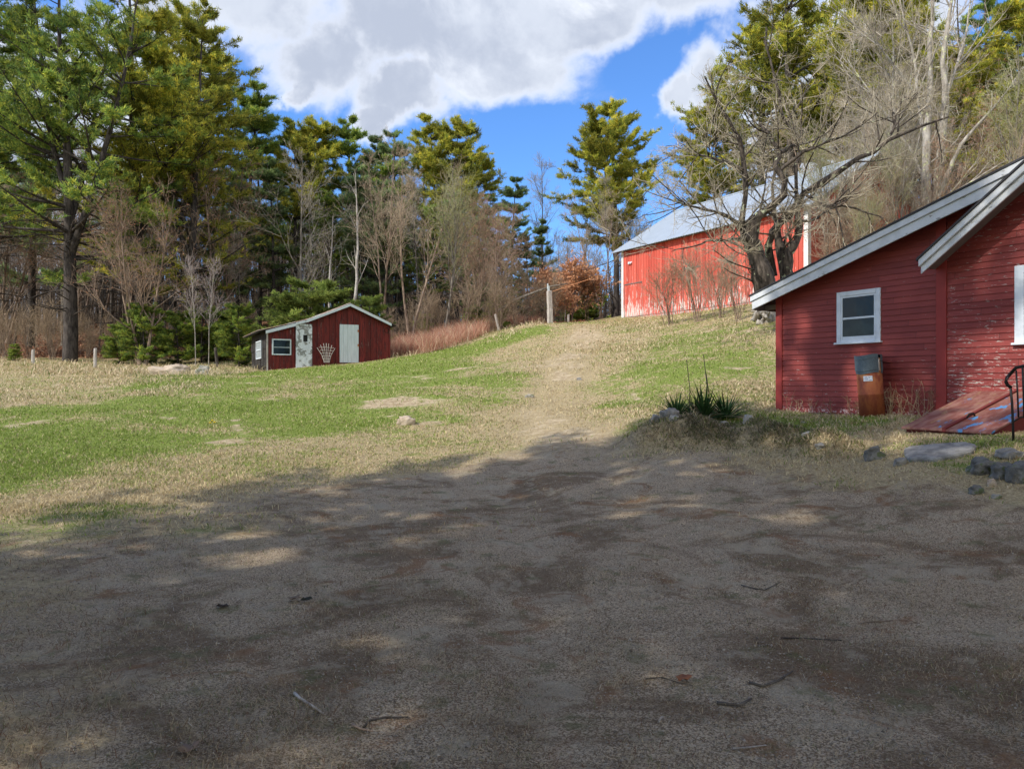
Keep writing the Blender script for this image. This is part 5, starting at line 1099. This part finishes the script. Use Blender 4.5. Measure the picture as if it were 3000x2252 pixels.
# ------------------------------------------------------------------ posts and small things
def post(px, top, bot, wpx, Y, label, mat='greywood', name="fence_post", lean=0.):
    X = (px - 1500) / F * Y; z = gz(X, Y); h = (bot - top) / F * Y; r = wpx / F * Y / 2; o = empty(name, (X, Y, z), .4, label, "post"); o.rotation_euler = (0, lean, .4)
    MB().tube([(0, 0, -.3), (0, 0, h * .5), (.01, 0, h * .97), (.0, 0, h)], [r * 1.05, r, r * .95, r * .8], 9).build("shaft", M[mat], o); return o
for px, top, bot, Y, lb in ((97, 1015, 1060, 41, "short grey fence post furthest left at the field edge"), (279, 1018, 1076, 40.5, "pale grey fence post left of the tan boulder"), (638, 1020, 1078, 41, "dark leaning fence post left of the shed")):
    post(px, top, bot, 9, Y, lb, 'greywood' if px != 638 else 'bark_dark', lean=.0 if px != 638 else -.12)
for px, top, bot, Y, lb, ln in ((1285, 958, 990, 41, "thin grey fence stake in the red brush near the shed", 0), (1462, 925, 965, 43.5, "thin leaning fence stake in the brush left of the thick post", -.25), (1665, 935, 950, 46, "short stub post at the top of the track", 0)): post(px, top, bot + 10, 7, Y, lb, lean=ln)
def bigpost():
    Y = 42.8; X = (1612 - 1500) / F * Y; z = gz(X, Y); o = empty("gate_post", (X, Y, z), .3, "tall square grey gate post at the top of the track", "post"); h = (942 - 846) / F * Y; w = 14 / F * Y / 2; o.rotation_euler = (0, -.035, .3)
    MB().box((-w, -w, -.4), (w, w, h * .45)).box((-w * .93, -w * .93, h * .45), (w * .93, w * .93, h)).build("shaft", M['greywood'], o, bevel=.02)
    MB().box((-w * .6, -.05, h), (w * .1, .05, h + .28)).box((-w * .75, -.04, h + .1), (-w * .35, .04, h + .42)).build("splinter_top", M['doorpale'], o)
    r = MB().tube([(w, 0, h * .98), (1.2, .3, h + .35), (2.3, .6, h + .75)], .018, 5).build("wire_rail", M['rope'], None); r.location = (X, Y, z); tag(r, "thin orange wire running right from the top of the gate post", "wire")
bigpost()
fb = MB().tube([(0, 0, 0), (1.2, .2, .75), (2.2, .3, 1.15), (3.3, .2, 1.55), (4.4, .3, 1.75)], [.09, .085, .075, .05, .03], 7).build("fallen_branch", M['bark_grey'], None, True); X = (1455 - 1500) / F * 45; fb.location = (X, 45, pz(45, 912)); tag(fb, "leaning dead limb rising to the gate post from the brush", "branch")
def stick(pts, r, mat, label, nm="stick"):
    W3 = [at(px, py, 2.4) for px, py in pts]; x0, y0 = W3[0]; z0 = gz(x0, y0); P = [(x - x0, y - y0, gz(x, y) - z0 + r * .9 + .004) for x, y in W3]
    o = MB().tube(P, [r * (1 - .5 * i / len(P)) for i in range(len(P))], 6).build(nm, M[mat], None, True); o.location = (x0, y0, z0); tag(o, label, "stick")
stick([(862, 2032), (880, 2050), (912, 2070), (946, 2095)], .0085, 'bark_dead', "pale broken stick lying in the left foreground")
stick([(1065, 2132), (1085, 2112), (1125, 2103), (1195, 2105)], .006, 'bark_dark', "thin dark curved twig in the centre foreground")
stick([(1032, 2126), (1060, 2140), (1092, 2148)], .007, 'bark_tan', "short reddish twig left of the curved dark one")
stick([(2100, 2066), (2130, 2070), (2165, 2072), (2202, 2054)], .009, 'bark_dark', "black curved stick in the right foreground")
stick([(2195, 2004), (2235, 2012), (2280, 1998), (2322, 1975)], .008, 'bark_dark', "bent dark stick above the black curved one")
stick([(1890, 1990), (1940, 1988), (1985, 2005), (2030, 2013)], .004, 'bark_dark', "wiry dark twig in the centre right foreground")
stick([(2290, 1876), (2350, 1871), (2410, 1872), (2466, 1876)], .006, 'bark_dark', "long straight twig lying across the right of the drive")
stick([(2172, 1716), (2210, 1728), (2240, 1732), (2285, 1710)], .006, 'bark_dark', "V-shaped twig on the right of the drive")
stick([(2530, 1825), (2600, 1820), (2650, 1819), (2695, 1832)], .0045, 'bark_tan', "faint long twig at the far right of the drive")
stick([(2145, 2200), (2190, 2195), (2245, 2186)], .004, 'bark_dead', "thin straw stalk at the bottom right")
stick([(690, 2010), (700, 2000), (820, 1998)], .003, 'bark_tan', "fine stalk left of the pale stick") if False else None
stick([(1930, 2120), (1938, 2110), (1945, 2108)], .006, 'bark_dead', "tiny pale chip of wood near the bottom centre")
def curl_leaf(px, py, s, col, label, seed):
    X, Y = at(px, py, 2.4); rng = np.random.default_rng(seed); n = 14; a = np.linspace(0, 2 * np.pi, n, endpoint=False); r = s * (.55 + .45 * np.abs(np.cos(a * 2.5 + .3))) * rng.uniform(.8, 1.1, n)
    V = [(0, 0, .012)] + [(r[i] * math.cos(a[i]), r[i] * math.sin(a[i]), .01 + s * .5 * rng.random()) for i in range(n)]; T = np.array([(0, i + 1, (i + 1) % n + 1) for i in range(n)])
    o = mesh_np("dead_leaf", np.array(V), [T], M['leaf'], None, np.tile(col, (n + 1, 1))); o.location = (X, Y, gz(X, Y) + .004); s_ = o.modifiers.new('s', 'SOLIDIFY'); s_.thickness = .0015; tag(o, label, "leaf")
curl_leaf(652, 1777, .05, (.07, .05, .035), "dark curled leaf on the drive, left of centre", 1); curl_leaf(862, 1763, .06, (.22, .16, .11), "brown curled leaf right of the dark one", 2); curl_leaf(900, 1770, .05, (.05, .05, .035), "blackish leaf clump beside the brown curled leaf", 3)
curl_leaf(555, 2205, .045, (.30, .21, .15), "pinkish-brown oak leaf at the bottom left", 4); curl_leaf(2000, 1996, .05, (.30, .13, .07), "rusty pine spray leaf near the wiry twig", 5)
for i, (px, py) in enumerate([(622, 1240), (629, 1242), (616, 1243)]):
    X, Y = at(px, py); o = empty("dandelion", (X, Y, gz(X, Y)), i, "yellow dandelion in the left lawn", "flower", "dandelions in the left lawn"); MB().tube([(0, 0, 0), (0, 0, .07)], .004, 5).build("stem", M['bark_grey'], o)
    m = MB().tube([(0, 0, .07), (0, 0, .085), (0, 0, .095)], [.012, .034, .018], 10).build("bloom", M['yellow'], o)
# ------------------------------------------------------------------ grass, straw, grit and brush
def blades(name, X, Y, hgt, wid, cols, seed, lay=.35, mat='blade', curve=True, zoff=0.):
    rng = np.random.default_rng(seed); n = len(X); Z = H(X, Y) + zoff; a = rng.uniform(0, 2 * np.pi, n); b = rng.uniform(0, 2 * np.pi, n)
    lean = lay * rng.uniform(.2, 1.3, n); d = np.stack([np.cos(a) * np.sin(lean), np.sin(a) * np.sin(lean), np.cos(lean)], 1)
    s = np.stack([np.cos(b), np.sin(b), np.zeros(n)], 1) * (wid * .5)[:, None]; p = np.stack([X, Y, Z - .005], 1); mid = p + d * (hgt * .55)[:, None]
    d2 = nrm(d + np.stack([np.cos(a), np.sin(a), -np.full(n, .6)], 1) * lay); tip = mid + d2 * (hgt * .5)[:, None]
    V = np.stack([p - s, p + s, mid - s * .8, mid + s * .8, tip], 1).reshape(-1, 3); i = np.arange(n) * 5
    Q = np.stack([i, i + 1, i + 3, i + 2], 1); T = np.stack([i + 2, i + 3, i + 4], 1)
    return mesh_np(name, V, [Q, T], M[mat], None, np.repeat(cols, 5, 0))
def fan(n, y0, y1, seed, sp=.76, x0=None):
    rng = np.random.default_rng(seed); Y = np.exp(rng.uniform(np.log(y0), np.log(y1), n)); X = rng.uniform(-sp, sp, n) * Y; return X, Y, rng
bh = lambda x, y: None
def outside(X, Y):
    """clear of the buildings"""
    k = np.ones(len(X), bool)
    for fr, x0, x1, yy in ((HF, .02, 14, 9), (BF, -.0, BL, 9.8), (SF, -.05, cr, SD)):
        dx = X - fr.C[0]; dy = Y - fr.C[1]; lx = dx * fr.u[0] + dy * fr.u[1]; ly = dx * fr.b[0] + dy * fr.b[1]; k &= ~((lx > x0) & (lx < x1) & (ly > -.0) & (ly < yy))
    dx = X - HF.C[0]; dy = Y - HF.C[1]; lx = dx * HF.u[0] + dy * HF.u[1]; ly = dx * HF.b[0] + dy * HF.b[1]; k &= ~((lx > X0) & (lx < X2) & (ly > -LEN))
    return k
def lawn():
    X, Y, rng = fan(540000, 7.5, 47, 1, 1.0); g, l, d = masks(X, Y); k = outside(X, Y) & (l < .5) & (rng.random(len(X)) < sstep(1.0, .8, np.abs(X / Y) + .15 * fbm(X / 2, Y / 2, 9, 3)))
    pd = np.clip(1 - (d - .12) * 2.2, np.where(Y < 13, .012, .12), 1) * sstep(7.4, 9.6, Y + .4 * fbm(X, Y, 3, 3)); k &= rng.random(len(X)) < pd * (.45 + .55 * g); X, Y, g, d = X[k], Y[k], g[k], d[k]; n = len(X)
    isg = rng.random(n) < np.clip(g * 1.15 - .02 + .9 * fbm(X / .7, Y / .5, 61, 4) * sstep(.05, .3, g), .02, .88); v = rng.random((n, 1))
    cg = np.array([.12, .18, .028]) * (1 - v) + np.array([.32, .40, .085]) * v; cs = np.array([.34, .26, .14]) * (1 - v) + np.array([.74, .62, .38]) * v
    col = np.where(isg[:, None], cg, cs); hg = (.045 + .035 * rng.random(n)) * (1 + .012 * Y) * (1 + .6 * np.clip(fbm(X / 1.7, Y / 1.7, 71, 3) * 2, -.5, 1)); wd = .0045 + .0006 * Y
    tag(blades("lawn_grass", X, Y, hg, wd, col, 2, .75), "short spring grass, green mixed with straw, over the yard and slope", "grass", kind='stuff')
lawn()
def tall_straw():
    rng = np.random.default_rng(8); X = []; Y = []; Hh = []
    def area(pts, n, h, soft=.5):
        P = W_(pts); xs = [p[0] for p in P]; ys = [p[1] for p in P]; n = int(n * 1.6); x = rng.uniform(min(xs) - 1, max(xs) + 1, n); y = rng.uniform(min(ys) - 1, max(ys) + 1, n); sf = .35 if max(ys) < 16 else 1.2
        k = (rng.random(n) < softpoly(x, y, P, sf) * sstep(-.22, .18, fbm(x / 1.5, y / 1.5, 91, 3))) & outside(x, y); X.append(x[k]); Y.append(y[k]); Hh.append(np.full(k.sum(), h) * rng.uniform(.35, 1.3, k.sum()))
    area([(-200, 1080), (-200, 1060), (300, 1072), (640, 1078), (740, 1088), (700, 1100), (420, 1100), (100, 1100)], 26000, .42)
    area([(-200, 1180), (-200, 1110), (200, 1140), (250, 1170), (60, 1195)], 24000, .22)
    area([(400, 1150), (560, 1130), (560, 1140), (430, 1160)], 3000, .16)
    area([(150, 1120), (380, 1090), (500, 1130), (240, 1150)], 9000, .18)
    area([(1150, 1052), (1250, 1038), (1450, 1000), (1600, 955), (1560, 948), (1380, 990), (1200, 1030), (1130, 1044)], 14000, .45)
    area([(1700, 1050), (1760, 955), (1880, 940), (2000, 945), (1960, 1010), (1800, 1060)], 9000, .17)
    area([(2000, 970), (2150, 930), (2280, 925), (2285, 1000), (2100, 1000)], 5500, .17)
    area([(1950, 1235), (2120, 1225), (2320, 1262), (2480, 1300), (2440, 1350), (2200, 1318), (2000, 1280)], 9000, .15)
    area([(2290, 1225), (2480, 1228), (2640, 1250), (2620, 1290), (2440, 1275)], 4500, .12)
    area([(2770, 1400), (2850, 1320), (3080, 1320), (3080, 1430)], 9000, .20)
    area([(1800, 1185), (2280, 1120), (2285, 1185), (2060, 1200)], 14000, .10)
    X = np.concatenate(X); Y = np.concatenate(Y); Hh = np.concatenate(Hh); n = len(X); v = rng.random((n, 1)); near = (Y < 14)[:, None]
    col = np.array([.38, .29, .17]) * (1 - v) + np.array([.72, .61, .42]) * v; col = np.where(near, col * .95, col * 1.1); gr = (rng.random((n, 1)) < .16); col = np.where(gr, np.array([[.12, .18, .035]]), col)
    tag(blades("dead_grass", X, Y, Hh, .006 + .0006 * Y, col, 5, .95), "long dead straw-coloured grass along the field edge, banks and track", "grass", kind='stuff')
tall_straw()
def bank_thatch():
    rng = np.random.default_rng(88); n = 30000; i = rng.integers(0, len(BANKP) - 1, n); t = rng.random(n); B = np.array(BANKP); c = B[i] * (1 - t)[:, None] + B[i + 1] * t[:, None]
    X = c[:, 0] + rng.normal(0, .28, n); Y = c[:, 1] - .12 + rng.normal(0, .30, n); k = rng.random(n) < .25 + .75 * sstep(-.15, .1, fbm(X / .5, Y / .5, 7, 3)); X, Y = X[k], Y[k]; n = len(X); v = rng.random((n, 1)) ** 1.6
    col = np.array([.12, .095, .06]) * (1 - v) + np.array([.60, .51, .36]) * v; col = np.where(rng.random((n, 1)) < .3, np.array([[.12, .17, .04]]), col)
    h2 = rng.uniform(.04, .15, n); tag(blades("matted_thatch", X, Y, h2, .007 + .004 * rng.random(n), col, 15, 1.5), "dark matted dead grass hanging over the low bank before the house", "thatch", kind='stuff')
bank_thatch()
def red_brush():
    rng = np.random.default_rng(12); P = W_([(1135, 1044), (1240, 1038), (1400, 992), (1600, 948), (1600, 935), (1500, 940)]); P = [P[0], P[1], P[2], P[3], ((1590 - 1500) / F * 48, 48), ((1420 - 1500) / F * 47, 47), ((1140 - 1500) / F * 44.5, 44.5)]
    xs = [p[0] for p in P]; ys = [p[1] for p in P]; x = rng.uniform(min(xs), max(xs), 70000); y = rng.uniform(min(ys), max(ys), 70000); k = inpoly(x, y, P) & outside(x, y); x, y = x[k][:26000], y[k][:26000]; n = len(x)
    h = rng.uniform(.5, 1.35, n) * (1 + .5 * fbm(x / 1.2, y / 1.2, 5, 3)) * (1.1 - .35 * sstep(0, 2, x + .5)); v = rng.random((n, 1)); col = np.array([.32, .125, .085]) * (1 - v) + np.array([.66, .38, .27]) * v; ps = rng.random((n, 1)) < .22; col = np.where(ps, np.array([[.70, .56, .40]]), col)
    tag(blades("red_brush", x, y, h, np.full(n, .016), col, 6, .42), "knee-high reddish bramble and goldenrod stems between shed and gate post", "brush", kind='stuff')
red_brush()
def litter():
    rng = np.random.default_rng(14); n = 60000; Y = rng.uniform(42, 100, n); X = rng.uniform(-.80, .1, n) * Y; g, l, d = masks(X, Y); k = (l > .3) & outside(X, Y); X, Y = X[k], Y[k]; n = len(X); v = rng.random((n, 1))
    col = np.array([.13, .06, .035]) * (1 - v) + np.array([.42, .22, .13]) * v; tag(blades("leaf_litter", X, Y, rng.uniform(.08, .35, n), np.full(n, .11), col, 7, 1.1, 'leaf'), "red-brown leaf litter and low stems on the woodland floor", "leaf litter", kind='stuff')
litter()
def debris():
    X, Y, rng = fan(230000, 2.7, 15, 20, .78); g, l, d = masks(X, Y); k = outside(X, Y) & (rng.random(len(X)) < .25 + .75 * sstep(-.1, .15, fbm(X / .6, Y / .6, 95, 4))); X, Y, g = X[k], Y[k], g[k]; n = len(X); v = rng.random((n, 1))
    col = np.array([.12, .085, .05]) * (1 - v) + np.array([.58, .47, .30]) * v; rd = rng.random((n, 1)); col = np.where(rd < .12, np.array([[.17, .07, .035]]), col); col = np.where(rd > .985, np.array([[.62, .56, .46]]), col)
    gg = (rng.random(n) < .10 + .6 * np.clip(g, 0, 1))[:, None]; col = np.where(gg & (rng.random((n, 1)) < .5), np.array([[.13, .16, .055]]) * (.7 + .8 * v), col)
    tag(blades("dry_thatch", X, Y, rng.uniform(.015, .055, n) * (1 + .5 * sstep(.5, -3, X)), .0018 + .00045 * Y * rng.random(n), col, 9, 1.35, zoff=.004), "thin mat of dry stalks and pine needles strewn over the drive", "thatch", kind='stuff')
    X, Y, rng = fan(60000, 2.7, 13, 30, .78); g, l, d = masks(X, Y); k = (d > .35) & (rng.random(len(X)) < .3 + .7 * sstep(-.1, .15, fbm(X / 1.4, Y / 1.4, 97, 4))); X, Y = X[k], Y[k]; n = len(X); s = (.0025 + .006 * rng.random(n) ** 4) * (1 + .07 * Y); Z = H(X, Y)
    oc = np.array([(1, 0, 0), (-1, 0, 0), (0, 1, 0), (0, -1, 0), (0, 0, .7), (0, 0, -.7)]); V = np.stack([X, Y, Z], 1)[:, None, :] + oc[None] * s[:, None, None] * rng.uniform(.6, 1.3, (n, 6, 1))
    t8 = np.array([(0, 2, 4), (2, 1, 4), (1, 3, 4), (3, 0, 4), (2, 0, 5), (1, 2, 5), (3, 1, 5), (0, 3, 5)]); T = (np.arange(n)[:, None, None] * 6 + t8[None]).reshape(-1, 3); v = rng.random((n, 1)); col = np.array([.13, .105, .08]) * (1 - v) + np.array([.44, .39, .32]) * v
    tag(mesh_np("gravel", V.reshape(-1, 3), [T], M['stone_bit'], None, np.repeat(col, 6, 0)), "fine grey gravel scattered over the drive", "gravel", kind='stuff')
debris()
# dry weeds standing against the house wall round the tank
def weeds():
    rng = np.random.default_rng(31)
    spots = [(.35, .07), (.62, .05), (.9, .06), (1.35, .05), (1.75, .07), (2.55, .08), (2.68, .12), (2.8, .06), (2.95, .09), (3.15, .05), (3.32, .07), (2.05, .25), (2.4, .3)]
    for i, (w, o_) in enumerate(spots):
        x, y, z = HF.world(w, -o_ - .05, 0); z = gz(x, y); hh = rng.uniform(.25, .55) if i < 5 or i > 10 else rng.uniform(.45, .85)
        ns = 3 if i < 5 else 5; P, Rr = grow(rng, rng.normal(0, .03, (ns, 3)) * [1, .5, 0], np.stack([rng.normal(0, .25, ns), rng.normal(0, .08, ns), np.ones(ns)], 1), hh * rng.uniform(.6, 1, ns), 7, .08, .0, np.full(ns, .0055), np.full(ns, .002))
        b, d, rr, t, _ = spawn(rng, P, Rr, 6, .4, 1, R(35), .3); P2, R2 = grow(rng, b, d, rng.uniform(.04, .16, len(b)), 4, .15, -.05, np.full(len(b), .0028), np.full(len(b), .0015)); parts = [tubes(P, Rr, 4), tubes(P2, R2, 3)]
        V, Fq = joinVF(parts); v = rng.random(); c = np.array([.24, .17, .10]) * (1 - v) + np.array([.50, .38, .24]) * v; o = mesh_np("dry_weed", V, Fq, M['twig'], None, np.tile(c, (len(V), 1)))
        o.location = (x, y, z); tag(o, "dry weed stalk standing against the red clapboard wall", "weed", "dry weeds along the house wall")
weeds()
